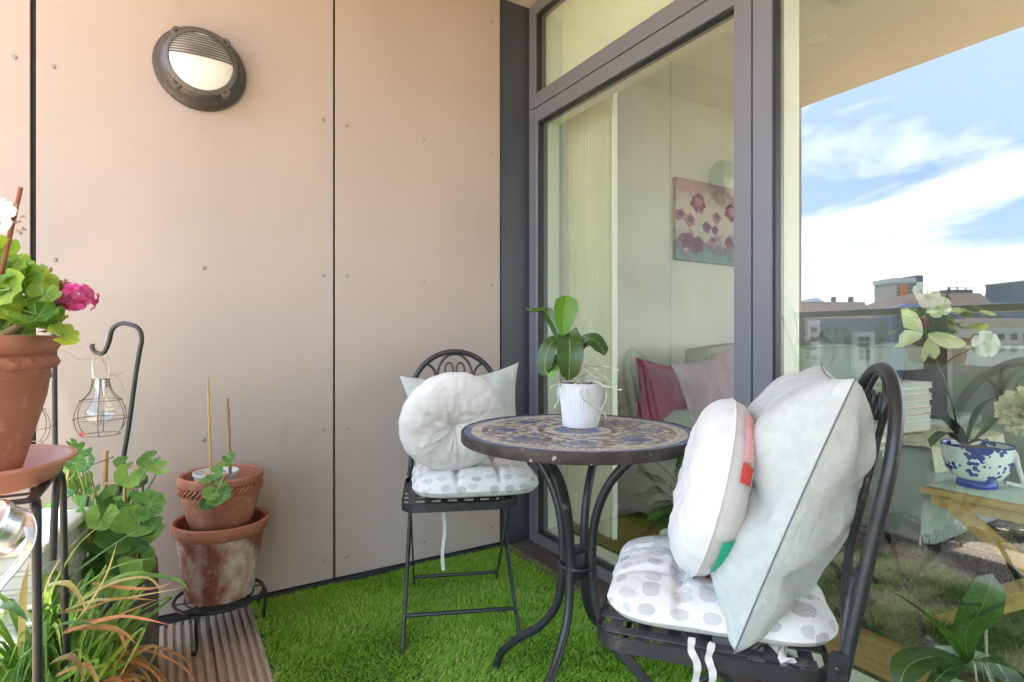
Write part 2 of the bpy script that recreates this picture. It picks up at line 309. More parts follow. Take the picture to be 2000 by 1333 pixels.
M_['midrib'] = mat('leaf_midrib', (0.20,0.34,0.07), rough=0.45)
M_['deck'] = deckmat(); M_['grass'] = grassmat(); M_['dots'] = dots()

# ---------------------------------------------------------------- setting: floor, deck, turf, soffit
XL = -2.144   # edge of soffit and wall
g = MB(); g.box((-2.25, -6.5, -0.25), (3.9, 0.6, -0.03)); o = g.build('balcony_floor', mat('concrete', (0.3,0.29,0.27), rough=0.9), smooth=False); o['kind'] = 'structure'
g = MB(); x = -2.2; pr = [(x, -0.028)]
while x < -0.14:
    for k in range(6):
        a = x+k*0.0235; pr += [(a+0.001, -0.001), (a+0.003, 0.0), (a+0.0120, 0.0), (a+0.0138, -0.001), (a+0.0150, -0.012), (a+0.0225, -0.012)]
    x += 0.141; pr += [(x-0.001, -0.026), (x+0.004, -0.026)]; x += 0.005
vs = [(p[0], y, p[1]) for y in (-6.4, -0.014) for p in pr]; n = len(pr)
g.add(vs, [(i, i+1, n+i+1, n+i) for i in range(n-1)]); o = g.build('deck', M_['deck'], smooth=False); o['kind'] = 'structure'
g = MB(); g.box((XL, -3.62, 2.5), (0.0, 0.17, 2.72)); g.box((0.0005, -6.4, 2.5), (0.3, 0.25, 2.75)); o = g.build('soffit', M_['soffit'], smooth=False); o['kind'] = 'structure'

# turf: backing plus blades
rng = np.random.default_rng(3)
X0, X1, Y0, Y1 = -1.193, -0.128, -2.35, -0.016
nb = 150000
bx = rng.uniform(X0, X1, nb); by = Y1-(Y1-Y0)*rng.uniform(0, 1, nb)**1.15
ed = 0.006*np.sin(by*37)+0.004*np.sin(by*91+1); bx = np.where(bx < X0+0.03, bx+ed, bx)
h = rng.uniform(0.012, 0.024, nb)*(1+.22*np.sin(bx*14+np.sin(by*11)*2)*np.cos(by*13+bx*4)); wd = rng.uniform(0.0009, 0.0016, nb); an = rng.uniform(0, 2*np.pi, nb)
fl = 1.2*np.sin(bx*9+2*np.sin(by*6))+1.1*np.cos(by*8+bx*5); ln = np.where(rng.uniform(0, 1, nb) < 0.6, fl, an); le = rng.uniform(0.004, 0.02, nb)
sx, sy = np.cos(an)*wd, np.sin(an)*wd; dx, dy = np.cos(ln)*le, np.sin(ln)*le
vv = np.zeros((nb, 5, 3), np.float32)
vv[:,0] = np.stack([bx-sx, by-sy, np.full(nb, 0.004)], 1); vv[:,1] = np.stack([bx+sx, by+sy, np.full(nb, 0.004)], 1)
vv[:,2] = np.stack([bx+dx*.35+sx*.9, by+dy*.35+sy*.9, h*.6], 1); vv[:,3] = np.stack([bx+dx*.35-sx*.9, by+dy*.35-sy*.9, h*.6], 1)
vv[:,4] = np.stack([bx+dx, by+dy, h], 1)
me = bpy.data.meshes.new('artificial_grass'); me.vertices.add(nb*5); me.vertices.foreach_set('co', vv.ravel())
lp = (np.arange(nb)[:,None]*5+np.array([0,1,2,3,3,2,4])[None]).ravel().astype(np.int32)
me.loops.add(nb*7); me.loops.foreach_set('vertex_index', lp); me.polygons.add(nb*2)
me.polygons.foreach_set('loop_start', (np.arange(nb)[:,None]*7+np.array([0,4])[None]).ravel().astype(np.int32))
me.update(calc_edges=True); me.validate(); me.materials.append(M_['grass'])
o = bpy.data.objects.new('artificial_grass', me); sc.collection.objects.link(o); o['kind'] = 'stuff'; tag(o, 'bright green artificial grass laid over the decking', 'artificial grass')
g = MB(); g.box((X0, -4.5, 0.0006), (X1, Y1, 0.0042)); b_ = g.build('turf_backing', mat('turf_backing', (0.03,0.09,0.012), (0.02,0.06,0.01), 80, 0.9), smooth=False); b_['kind'] = 'structure'

g = MB(); g.box((-0.155, -6.4, 0.001), (-0.008, -0.015, 0.014)); for_y = 0
o = g.build('door_threshold', M_['sill'], smooth=False); tag(o, 'dark brown ribbed threshold board below the grey glass wall', 'threshold')

# ---------------------------------------------------------------- clad wall
wall = thing('clad_wall', 'greige riveted cladding panel wall carrying the round bulkhead lamp', 'wall', (0, 0, 0))
g = MB(); g.box((XL, 0.012, 0.0), (-0.162, 0.17, 2.499)); g.build('wall_core', M_['black'], wall, smooth=False)
for a, b in ((XL, -1.801), (-1.787, -0.904), (-0.896, -0.162)):
    g = MB(); g.rbox((a, 0.0, 0.028), (b, 0.011, 2.494), 0.0015, 1); g.build('cladding_panel', M_['panel'], wall)
g = MB(); g.box((XL, -0.012, 0.001), (-0.154, -0.001, 0.024)); g.build('base_trim', mat('black_trim', (0.03,0.033,0.04), rough=0.4), wall, smooth=False)
def wallpt(px, py):
    k = (px-1000)/1096; dx_ = Rt.x*k+Fw.x; dy_ = Rt.y*k+Fw.y; t = 2.202/dy_
    return (-1.441+dx_*t, 0.95+(662-py)/1096*t)
rv = [(28,112),(104,131),(35,503),(107,508),(398,524),(631,234),(677,245),(829,272),(961,300),(961,43),(631,537),(678,540),(829,549),(961,557),(398,860),(632,839),(678,836),(961,818),(829,828),(632,1095),(678,1087),(961,1029),(829,1058),(398,1190),(112,905)]
rb = MB(); rb.lathe([(0.0001,-0.0036),(0.0026,-0.0034),(0.0028,-0.0012),(0.0048,-0.0030),(0.0066,-0.0016),(0.0072,0)][::-1], 14, M=Matrix.Rotation(-PI/2, 4, 'X') if False else Matrix.Rotation(PI/2, 4, 'X') @ Matrix.Diagonal((1,1,-1,1)))
r0 = rb.build('rivet', M_['rivet'], wall); r0.scale = (1.05, 1.05, 1.05)
for i, (px, py) in enumerate(rv):
    x, z = wallpt(px, py); r = r0 if i == 0 else r0.copy()
    if i: sc.collection.objects.link(r); r.parent = wall
    r.location = (x, -0.0003, z)
g = MB(); g.box((-0.156, 0.004, 0.0), (-0.0, 0.16, 2.499)); g.rbox((-0.155, -0.004, 0.0), (-0.150, 0.012, 2.498), 0.001, 1)
o = g.build('corner_post', M_['post'], smooth=False); tag(o, 'dark blue-grey corner post between the cladding and the glass wall', 'post')

ew = thing('light_block_wall', 'added greige wall behind the camera, out of view, blocking light along the balcony', 'wall', (0, -3.56, 0))  # unseen wall added to block light, so brightness falls off towards the corner
g = MB(); g.box((XL, -3.62, 0.0), (-0.01, -3.5, 2.499)); g.build('wall_core', M_['panel'], ew, smooth=False, world=True)
# bulkhead lamp
lx, lz = wallpt(392, 138)
LS = 0.93
lamp = thing('bulkhead_lamp', 'round dark grey eyelid bulkhead lamp with louvred top half, on the clad wall', 'lamp', (lx, -0.001, lz))
RL = Matrix.Rotation(PI/2, 4, 'X'); lamp.scale = (LS, 1, LS)
g = MB(); g.lathe([(0.150,0.0),(0.151,0.012),(0.147,0.018),(0.140,0.024),(0.133,0.045),(0.122,0.060),(0.108,0.068),(0.104,0.066)], 64, M=RL); g.build('housing', mat('lamp_plastic', (0.055,0.050,0.047), (0.045,0.041,0.038), 5, 0.38, bump=0.05), lamp)
mring = mat('lamp_ring', (0.10,0.088,0.08), (0.085,0.075,0.07), 5, 0.4)
g = MB(); g.lathe([(0.118,0.060),(0.1175,0.0685),(0.112,0.072),(0.104,0.074),(0.100,0.070)], 64, M=RL)
for a in (50, 130, 230, 310):
    a = math.radians(a); cx, cz = 0.117*math.cos(a), 0.117*math.sin(a)
    g.lathe([(0.019,0.050),(0.0185,0.066),(0.015,0.070),(0.006,0.070),(0.005,0.062)], 20, c=(cx, 0, cz), M=RL)
g.build('bezel', mring, lamp)
g = MB(); g.lathe([(0.102,0.060),(0.100,0.072),(0.088,0.079),(0.06,0.086),(0.03,0.089),(0.001,0.090)], 48, M=RL); g.build('lens', mat('opal_glass', (0.70,0.69,0.63), (0.67,0.66,0.60), 3, 0.25), lamp)
g = MB(); nr = 9
for i in range(nr):
    z = 0.012+i*0.0096; hw = math.sqrt(max(0.0, 0.101**2-z*z)); pts = []
    for k in range(17):
        x = hw*(2*k/16-1); rr = math.sqrt(x*x+z*z); y = -(0.0745+0.019*(1-(rr/0.101)**2)); pts.append((x, y, z))
    q = [(p[0], p[1]-0.003, p[2]-0.0020) for p in pts]+[(p[0], p[1]-0.003, p[2]+0.0030) for p in pts]+[(p[0], p[1]+0.012, p[2]+0.0048) for p in pts]+[(p[0], p[1]+0.012, p[2]-0.0010) for p in pts]
    g.add(q, [(r*17+k, r*17+k+1, ((r+1) % 4)*17+k+1, ((r+1) % 4)*17+k) for r in range(4) for k in range(16)])
g.build('louvre', mring, lamp, smooth=False)

# ---------------------------------------------------------------- glazed facade
fac = thing('window_wall', 'grey aluminium framed full height glass door and window of the flat', 'window', (0, 0, 0))
FX0, FX1 = -0.006, 0.055
def frame(y0, y1, z0, z1, wl, wr, wb, wt, name='window_frame', x0=FX0, x1=FX1):
    """y0 > y1 (towards the camera)"""
    g = MB()
    g.rbox((x0, y0-wl, z0), (x1, y0, z1), 0.002, 1); g.rbox((x0, y1, z0), (x1, y1+wr, z1), 0.002, 1)
    g.box((x0+0.001, y1+wr, z0), (x1-0.001, y0-wl, z0+wb)); g.box((x0+0.001, y1+wr, z1-wt), (x1-0.001, y0-wl, z1))
    f = g.build(name, M_['frame'], fac, smooth=False)
    a, b, c, d = y0-wl, y1+wr, z0+wb, z1-wt; t = 0.006
    g = MB(); g.box((0.004, a-t, c), (0.030, a, d)); g.box((0.004, b, c), (0.030, b+t, d)); g.box((0.005, b+t, c), (0.029, a-t, c+t)); g.box((0.005, b+t, d-t), (0.029, a-t, d))
    g.build('gasket', M_['gasket'], f, smooth=False)
    g = MB(); g.add([(0.016, a, c), (0.016, b, c), (0.016, b, d), (0.016, a, d)], [(0,1,2,3)]); p = g.build('glass_pane', M_['glass'], f, smooth=False)
frame(-0.001, -1.1755, 0.002, 2.008, 0.064, 0.0585, 0.055, 0.062)      # door leaf
frame(-0.001, -1.1755, 2.014, 2.497, 0.050, 0.0585, 0.064, 0.050)      # transom light
frame(-1.1805, -3.62, 0.002, 2.497, 0.060, 0.060, 0.055, 0.045)
frame(-3.625, -6.3, 0.002, 2.497, 0.060, 0.060, 0.055, 0.045)

# ---------------------------------------------------------------- room behind the glass
YW, XB, HC = 0.15, 3.85, 2.40
fl_m = mat('oak_floor', (0.42,0.25,0.12), (0.28,0.16,0.075), 3.5, 0.35, stretch=(9,0.8,9), bump=0.05)
g = MB(); g.box((0.13, -6.4, -0.028), (XB, YW, 0.0)); o = g.build('room_floor', fl_m, smooth=False); o['kind'] = 'structure'
g = MB(); g.box((0.058, -6.4, HC), (XB, YW, HC+0.09)); g.box((0.058, -6.3, 1.962), (0.122, -0.062, HC-0.001)) if False else None
o = g.build('room_ceiling', M_['white_in'], smooth=False); o['kind'] = 'structure'
g = MB(); g.box((0.123, YW, -0.02), (XB, YW+0.1, HC)); o = g.build('room_wall', mat('room_paint', (0.52,0.52,0.49), (0.63,0.62,0.57), 2, 0.8), smooth=False); o['kind'] = 'structure'
g = MB(); g.box((XB, -1.7, -0.02), (XB+0.1, YW+0.1, HC)); g.box((XB, -6.4, -0.02), (XB+0.1, -5.9, HC)); g.box((2.05, YW-.003, 0.0), (XB, YW-.0005, HC-.001)); o = g.build('room_back_wall', mat('darkened_room_paint', (0.20,0.20,0.19), (0.18,0.18,0.17), 2, 0.8), smooth=False); o['kind'] = 'structure'  # dim room painted in dark grey; side sheet and daylight opening added
g = MB(); g.box((0.058, -1.15, 0.0), (0.118, -0.064, 0.068)); g.box((0.058, -6.3, 0.0), (0.118, -1.21, 0.068))
g.box((0.058, -0.064, 0.0), (0.122, YW+0.1, 2.4)); g.box((0.058, -1.205, 0.0), (0.184, -1.15, 2.4)); g.box((0.058, -1.15, 1.958), (0.122, -0.064, 2.4)); g.box((0.058, -1.235, 0.0), (0.060, -1.21, 2.4))
o = g.build('window_reveal', M_['white_in'], smooth=False); tag(o, 'white painted inner reveal and low sill around the glass door', 'reveal')
g = MB(); g.box((0.118, -6.3, 0.0), (0.134, -0.065, 0.072)); o = g.build('floor_trim', mat('dark_trim', (0.05,0.045,0.04), rough=0.5), smooth=False); tag(o, 'dark strip edging the oak floor inside the glass', 'trim')

# vertical blind
bl = thing('vertical_blind', 'stacked cream vertical blind at the left edge of the glass door', 'blind', (0.2, -0.19, 0))
g = MB(); g.box((-0.03, -0.17, 2.321), (0.03, 0.2, 2.36)); g.build('headrail', M_['white_in'], bl, smooth=False)
g = MB(); nn = 150; vs = []
for i in range(nn+1):
    y = 0.17-0.325*i/nn; x = 0.016*math.sin(i*2*PI/9.5)+.004*math.sin(i*.7); vs += [(x, y, 0.085), (x, y, 2.32)]
g.add(vs, [(2*i, 2*i+1, 2*i+3, 2*i+2) for i in range(nn)])
g.build('blind_slats', mat('cream_fabric', (0.88,0.86,0.74), (0.84,0.82,0.70), 4, 0.8, trans=0.3), bl, smooth=False)
g = MB(); g.box((-0.004, -0.168, 0.08), (0.02, -0.158, 2.32)); g.build('leading_slat', M_['white_in'], bl, smooth=False)

# painting of poppies
cv = thing('canvas_print', 'square canvas painting of purple and pink poppies on the inside wall', 'painting', (1.49, YW-0.026, 1.42))
def canvasmat():
    m, N, L, B = new('painted_canvas'); tc = N.new('ShaderNodeTexCoord'); sp = N.new('ShaderNodeSeparateXYZ'); L.new(tc.outputs['Object'], sp.inputs[0])
    nz = N.new('ShaderNodeTexNoise'); nz.inputs['Scale'].default_value = 9; nz.inputs['Detail'].default_value = 7; nz.inputs['Roughness'].default_value = 0.7; L.new(tc.outputs['Object'], nz.inputs['Vector'])
    ad = N.new('ShaderNodeMath'); ad.operation = 'MULTIPLY_ADD'; ad.inputs[1].default_value = 0.5; L.new(nz.outputs[0], ad.inputs[0]); L.new(sp.outputs['Z'], ad.inputs[2])
    cr = N.new('ShaderNodeValToRGB'); e = cr.color_ramp.elements; e[0].position = 0.27; e[0].color = (0.12,0.28,0.28,1); e[1].position = 0.70; e[1].color = (0.38,0.24,0.27,1)
    for p, c in ((0.34,(0.12,0.11,0.22,1)), (0.42,(0.50,0.44,0.42,1)), (0.60,(0.52,0.44,0.42,1))):
        x = e.new(p); x.color = c
    L.new(ad.outputs[0], cr.inputs[0]); L.new(cr.outputs[0], B.inputs['Base Color']); B.inputs['Roughness'].default_value = 0.8; return m
g = MB(); g.rbox((-0.375, 0, 0), (0.375, 0.025, 0.49), 0.002, 1); g.build('canvas', canvasmat(), cv)
g = MB()
def blotch(cx, cz, r, mi, y, sq=0.8):
    g.mi = mi; n = 22; ph = random.random()*9
    vs = [(cx, y-0.0008, cz)]+[(cx+r*(1+0.16*math.sin(5*a+ph)+0.08*math.sin(11*a+ph*2))*math.cos(a), y, cz+sq*r*(1+0.16*math.sin(4*a+ph*3))*math.sin(a)) for a in [2*PI*i/n for i in range(n)]]
    g.add(vs, [(0, i+1, (i+1) % n+1) for i in range(n)])
fl = [(-0.19,0.355,.052,0),(-0.17,0.315,.026,1),(-0.262,0.242,.038,1),(-0.02,0.282,.034,1),(-0.112,0.216,.032,2),(-0.035,0.205,.026,2),(-0.058,0.135,.026,1),(-0.345,0.27,.035,1),(-0.29,0.12,.05,2),(-0.20,0.10,.05,2),(0.12,0.33,.05,0),(0.2,0.22,.04,1),(0.28,0.36,.045,0),(0.1,0.14,.035,2)]
for cx, cz, r, mi in fl:
    r *= 1.25; blotch(cx, cz, r, mi, -0.0018); blotch(cx+0.006, cz+0.008, r*0.55, (mi+1) % 3, -0.0030)
    g.mi = 3; g.add([(cx, -0.0012, cz), (cx+0.0016, -0.0012, cz), (cx+0.012, -0.0012, 0.03), (cx+0.010, -0.0012, 0.03)], [(0,1,2,3)])
g.build('painted_poppies', [mat('poppy_wine', (0.15,0.03,0.09), rough=.8), mat('poppy_pink', (0.40,0.15,0.26), rough=.8), mat('poppy_violet', (0.12,0.07,0.18), rough=.8), mat('stem_paint', (0.2,0.22,0.15), rough=.8)], cv, smooth=False)

# corner sofa
fabric = mat('grey_green_upholstery', (0.34,0.35,0.31), (0.30,0.31,0.27), 5, 0.95, bump=0.2, bscale=300)
sf = thing('corner_sofa', 'pale grey green corner sofa along the far room wall', 'sofa', (1.6, -0.3, 0))
def P_(name, lo, hi, r, puff=0.0, m=fabric, par=sf, seg=4):
    g = MB(); g.rbox(lo, hi, r, seg, puff); return g.build(name, m, par, world=True)
P_('base', (0.62, -0.66, 0.05), (3.4, 0.12, 0.30), 0.03)
P_('armrest', (0.60, -0.62, 0.06), (0.83, 0.13, 0.61), 0.09)
P_('backrest', (0.845, -0.14, 0.31), (3.38, 0.13, 0.80), 0.07)
for x in (0.85, 1.62, 2.39): P_('seat_cushion', (x, -0.66, 0.305), (x+0.75, -0.145, 0.46), 0.05, 0.02)
for x in (0.86, 1.63, 2.4): P_('back_cushion', (x, -0.33, 0.47), (x+0.73, -0.15, 0.90), 0.07, 0.03)
P_('chaise', (2.62, -2.4, 0.05), (3.5, -0.68, 0.42), 0.05); P_('chaise_back', (3.3, -2.4, 0.43), (3.52, -0.68, 0.78), 0.06)
o = P_('footstool', (1.45, -1.06, 0.02), (2.22, -0.685, 0.45), 0.04, 0.01, fabric, None); tag(o, 'grey upholstered footstool under the cream throw, behind the near chair', 'footstool')
def cushion(name, label, cat_, loc, rot, s=0.45, th=0.075, m=None, par=None, n=26, tip=.04, seed=0.0, pipe=None, ear=0.10, wr=1.0, parent=None):
    g = MB(); e = []
    def co(u, v, sd):
        a = max(0.0, (1-u**4)*(1-v**4)); hh = th*a**0.42*(0.55+0.45*(1-u*u)*(1-v*v)) if sd else 0
        ku = 1-ear*(1-v*v)**1.0; kv = 1-ear*(1-u*u)
        x = u*s/2*ku*(1+tip*abs(u*v)**3); z = v*s/2*kv*(1+tip*abs(u*v)**3)
        q = Vector((x*5, z*5, seed*3.1+sd)); w_ = noise.noise(q*1.3)*0.020+noise.noise(q*3.1)*0.009
        cr_ = (abs(u)+abs(v)); w_ += 0.006*math.sin(9*math.atan2(v, u)+seed)*max(0, cr_-1.0)
        rc = abs(noise.noise(Vector((x*7+seed, z*3.2, sd*2+seed)))); w_ -= 0.018*max(0, 0.13-rc)/0.13
        return (x, sd*(hh+w_*wr*min(1, a*2.5)), z)
    for sd in (1, -1):
        vs = [co(2*i/n-1, 2*j/n-1, sd) for j in range(n+1) for i in range(n+1)]
        fs = [(j*(n+1)+i, j*(n+1)+i+1, (j+1)*(n+1)+i+1, (j+1)*(n+1)+i) for j in range(n) for i in range(n)]
        if sd > 0: fs = [f[::-1] for f in fs]
        g.add(vs, fs)
    for i in range(n): e.append(co(2*i/n-1, -1, 0))
    for i in range(n): e.append(co(1, 2*i/n-1, 0))
    for i in range(n): e.append(co(1-2*i/n, 1, 0))
    for i in range(n): e.append(co(-1, 1-2*i/n, 0))
    root = thing(name, label, cat_, loc); root.rotation_euler = rot
    c = g.build('cover', m, root, ang=0)
    k = MB(); k.tube(e, 0.0014, 6, closed=True); k.build('piping', pipe or m, root)
    return root
cushion('cushion', 'dark maroon velvet cushion lying on the sofa behind the glass', 'cushion', W(1310, 778, 2.80), (-0.25, 0.12, -0.5), 0.36, 0.07, mat('maroon_velvet', (0.27,0.010,0.07), (0.20,0.008,0.05), 6, 0.8), seed=1)
cushion('cushion', 'dusty pink cushion leaning beside the maroon one on the sofa', 'cushion', W(1392, 768, 2.72), (-0.2, -0.2, -0.15), 0.36, 0.07, mat('dusty_pink', (0.40,0.27,0.34), (0.30,0.20,0.26), 6, 0.85), seed=2)
cushion('cushion', 'dark purple cushion beside the books on the footstool', 'cushion', W(1783, 770, 3.15), (0.1, -0.1, -1.2), 0.30, 0.05, mat('dark_purple', (0.03,0.012,0.035), (0.02,0.01,0.03), 6, 0.8), seed=3)
# throw on footstool
g = MB(); n = 30
def th_(u, v):
    x = 1.42+u*0.85; y = -1.10+v*0.62; z = 0.468+0.012*noise.noise(Vector((x*6, y*6, 0)))
    if x > 2.215: z -= (x-2.215)*2.2; x = 2.215+(x-2.215)*0.35
    if y < -1.055: z -= (-1.055-y)*2.5; y = -1.055-(-1.055-y)*0.3
    return (x, y, z)
g.add([th_(i/n, j/n) for j in range(n+1) for i in range(n+1)], [(j*(n+1)+i, j*(n+1)+i+1, (j+1)*(n+1)+i+1, (j+1)*(n+1)+i) for j in range(n) for i in range(n)])
for k in range(2600):
    u, v = random.random(), random.random(); p = Vector(th_(u, v)); a = random.random()*6.3; q = Vector((math.cos(a)*.012, math.sin(a)*.012, 0)); d = Vector((math.sin(a)*.02, random.uniform(-.02,.02), .012))
    g.add([p-q*.3, p+q*.3, p+d], [(0,1,2)])
o = g.build('throw', mat('cream_fleece', (0.62,0.58,0.42), (0.48,0.44,0.30), 12, 0.95, bump=1, bscale=80)); tag(o, 'shaggy cream throw spread over the footstool', 'throw')
# books
for i, (c_, hgt) in enumerate((((0.62,0.36,0.2), .05), ((0.8,0.78,0.74), .03), ((0.50,0.20,0.13), .04), ((0.75,0.72,0.66), .035), ((0.55,0.36,0.20), .03), ((0.8,0.8,0.78), .03), ((0.72,0.70,0.72), .028))):
    if i == 0: zb = 0.485
    t = thing('book', ['thick tan hardback at the bottom of the book stack', 'pale book second from the bottom of the stack', 'rust red book third from the bottom of the stack', 'cream paperback in the middle of the stack', 'light brown book third from the top of the stack', 'thin white book second from the top of the stack', 'pale lilac book on top of the stack'][i], 'book', (1.74, -0.76, zb), 0.1*math.sin(i*3)-0.1, 'books stacked on the footstool')
    g = MB(); g.box((-0.145, -0.10, 0), (0.145, 0.10, 0.003)); g.box((-0.145, -0.10, hgt-0.003), (0.145, 0.10, hgt)); g.box((-0.145, 0.097, 0.003), (0.145, 0.10, hgt-0.003)); g.build('book_cover', mat('book_cover', c_, rough=0.5), t, smooth=False)
    g = MB(); g.box((-0.14, -0.096, 0.0031), (0.14, 0.0968, hgt-0.0031)); g.build('pages', mat('pages', (0.50,0.48,0.42), rough=0.8), t, smooth=False); zb += hgt+0.0005

# rug
def rugm():
    m = mat('shaggy_rug', (0.50,0.43,0.33), (0.045,0.034,0.032), 3.2, 0.95, detail=6, lo=0.42, hi=0.60); return m
nr_ = 60000; rx = rng.uniform(0.5, 2.25, nr_); ry = rng.uniform(-3.0, -0.72, nr_); a = rng.uniform(0, 6.28, nr_); hh = rng.uniform(.02, .04, nr_); ww = .0035
vv = np.zeros((nr_, 3, 3), np.float32); vv[:,0] = np.stack([rx-np.cos(a)*ww, ry-np.sin(a)*ww, hh*0+.004], 1); vv[:,1] = np.stack([rx+np.cos(a)*ww, ry+np.sin(a)*ww, hh*0+.004], 1)
b = rng.uniform(0, 6.28, nr_); vv[:,2] = np.stack([rx+np.cos(b)*.02, ry+np.sin(b)*.02, hh], 1)
g = MB(); g.box((0.5, -3.0, 0.0015), (2.25, -0.72, 0.012))
me = bpy.data.meshes.new('rug'); allv = np.concatenate([np.array(g.v, np.float32), vv.reshape(-1, 3)])
me.from_pydata(allv.tolist(), [], g.f+[(8+3*i, 9+3*i, 10+3*i) for i in range(nr_)]); me.materials.append(rugm())
o = bpy.data.objects.new('rug', me); sc.collection.objects.link(o); tag(o, 'shaggy brown and cream rug on the oak floor indoors', 'rug')

# cabinets on the far wall
cb = thing('wall_cabinet', 'long white cabinet with black bar handles against the far room wall', 'cabinet', (3.7, -2.6, 0))
g = MB(); g.box((3.56, -4.3, 0.0), (3.84, -0.3, 0.90)); g.build('carcass', M_['white_in'], cb, smooth=False, world=True)
for k in range(6):
    y = -0.34-k*0.65; g = MB(); g.rbox((3.54, y-0.63, 0.06), (3.558, y, 0.88), 0.002, 1); d = g.build('cabinet_door', mat('cabinet_paint', (.45,.45,.42), rough=.5) if k == 0 else bpy.data.materials['cabinet_paint'], cb, world=True)
    g = MB(); hy = y-0.06 if k % 2 else y-0.57; g.tube([(3.50, hy, 0.62), (3.50, hy, 0.80)], 0.006, 8); g.tube([(3.50, hy, .64), (3.54, hy, .64)], 0.004, 6); g.tube([(3.50, hy, .78), (3.54, hy, .78)], 0.004, 6)
    h_ = g.build('handle', M_['gasket'], d, world=False); h_.data.transform(Matrix.Translation(-cb.location))

# folding side table with cloth, cup planter, easel
pine = mat('pine', (0.66,0.44,0.18), (0.52,0.32,0.12), 5, 0.5, stretch=(1.5,6,6), detail=8)
ft = thing('folding_table', 'small varnished pine folding table with crossed legs indoors', 'table', (0.93, -1.62, 0))
g = MB(); g.rbox((-0.17, -0.33, 0.420), (0.20, 0.335, 0.440), 0.004, 2); g.build('tabletop', pine, ft)
g = MB(); g.rbox((-0.155, -0.30, 0.385), (-0.135, 0.31, 0.4195), 0.002, 1); g.rbox((0.165, -0.30, 0.385), (0.185, 0.31, 0.4195), 0.002, 1); g.build('apron', pine, ft)
for x in (-0.165, 0.175):
    for s in (1, -1):
        g = MB(); xx = x+(0.012 if s > 0 else -0.012)*1.0; g.beam((xx, s*0.25, 0.40), (xx, -s*0.27, 0.005), 0.016, 0.045, up=(0, 0.6, 0.8)); g.build('leg', pine, ft, smooth=False)
def cloth():
    g = MB(); n = 40; x0, x1 = 0.79, 1.10
    def f(u, v):
        x = x0+u*(x1-x0); L_ = v*0.85; y = -1.95+L_
        if y < -1.283: return (x, y, 0.4425+0.0012*math.sin(u*23+v*9))
        dz = y+1.283; return (x+0.012*math.sin(dz*14+u*3)*dz*5, -1.281+0.010*math.sin(u*20)*min(1, dz*8)+dz*0.05, 0.4425-dz)
    g.add([f(i/n, j/n) for j in range(n+1) for i in range(n+1)], [(j*(n+1)+i, j*(n+1)+i+1, (j+1)*(n+1)+i+1, (j+1)*(n+1)+i) for j in range(n) for i in range(n)])
    for k in range(60):
        p = Vector(f((k+.5)/60, 1)); q = p+Vector((random.uniform(-.006,.006), random.uniform(-.006,.006), -0.032)); g.tube([p, (p+q)/2+Vector((random.uniform(-.003,.003),0,0)), q], 0.0013, 4)
    return g
o = cloth().build('table_runner', mat('pale_green_linen', (0.60,0.68,0.60), (0.55,0.63,0.55), 8, 0.95, bump=0.4, bscale=400)); tag(o, 'pale green fringed runner hanging over the end of the pine table', 'table runner')
def blueprint():
    m, N, L, B = new('blue_print_porcelain'); tc = N.new('ShaderNodeTexCoord')
    a = N.new('ShaderNodeTexNoise'); a.inputs['Scale'].default_value = 19; a.inputs['Detail'].default_value = 1; L.new(tc.outputs['Object'], a.inputs['Vector'])
    v = N.new('ShaderNodeTexVoronoi'); v.inputs['Scale'].default_value = 70; L.new(tc.outputs['Object'], v.inputs['Vector'])
    s = N.new('ShaderNodeMath'); s.operation = 'MULTIPLY_ADD'; s.inputs[1].default_value = -0.28; L.new(v.outputs['Distance'], s.inputs[0]); L.new(a.outputs[0], s.inputs[2])
    r = N.new('ShaderNodeMapRange'); r.inputs['From Min'].default_value = 0.41; r.inputs['From Max'].default_value = 0.42; L.new(s.outputs[0], r.inputs['Value'])
    mx = N.new('ShaderNodeMixRGB'); L.new(r.outputs[0], mx.inputs[0]); mx.inputs[1].default_value = (0.80,0.83,0.82,1); mx.inputs[2].default_value = (0.015,0.04,0.32,1); L.new(mx.outputs[0], B.inputs['Base Color']); B.inputs['Roughness'].default_value = 0.15; return m
blue = mat('cobalt_glaze', (0.015,0.03,0.35), rough=0.2)
cpos = W(1908, 0, 1.93); cp = thing('cup_planter', 'orchid with butterflies in a giant blue and white teacup planter on the pine table', 'potted plant', (cpos.x, cpos.y, 0.4445))
g = MB(); g.lathe([(0.056,0.0),(0.058,0.010),(0.054,0.022),(0.050,0.026)], 48); g.build('foot_ring', blue, cp)
g = MB(); g.lathe([(0.050,0.024),(0.072,0.036),(0.088,0.062),(0.097,0.10),(0.101,0.142),(0.0985,0.143),(0.094,0.10),(0.084,0.062),(0.02,0.04)], 64); g.build('cup', blueprint(), cp)
g = MB(); g.lathe([(0.1015,0.140),(0.1020,0.145),(0.098,0.1455),(0.097,0.141)], 64, caps=False); g.build('rim_band', blue, cp)
hd = Rt*0.96-Fw*0.2
g = MB(); g.tube(cat([hd*0.094+Vector((0,0,.118)), hd*0.115+Vector((0,0,.115)), hd*0.125+Vector((0,0,.07)), hd*0.14+Vector((0,0,.012)), hd*0.128+Vector((0,0,.006)), hd*0.085+Vector((0,0,.016))]), 0.007, 8); g.build('cup_handle', M_['ceramic'], cp)
g = MB(); g.lathe([(0.001,0.128),(0.05,0.130),(0.0955,0.125)], 24, caps=False); g.build('soil', M_['bark'], cp)
def LW(pts, d0=None): return [W(*p) for p in pts]
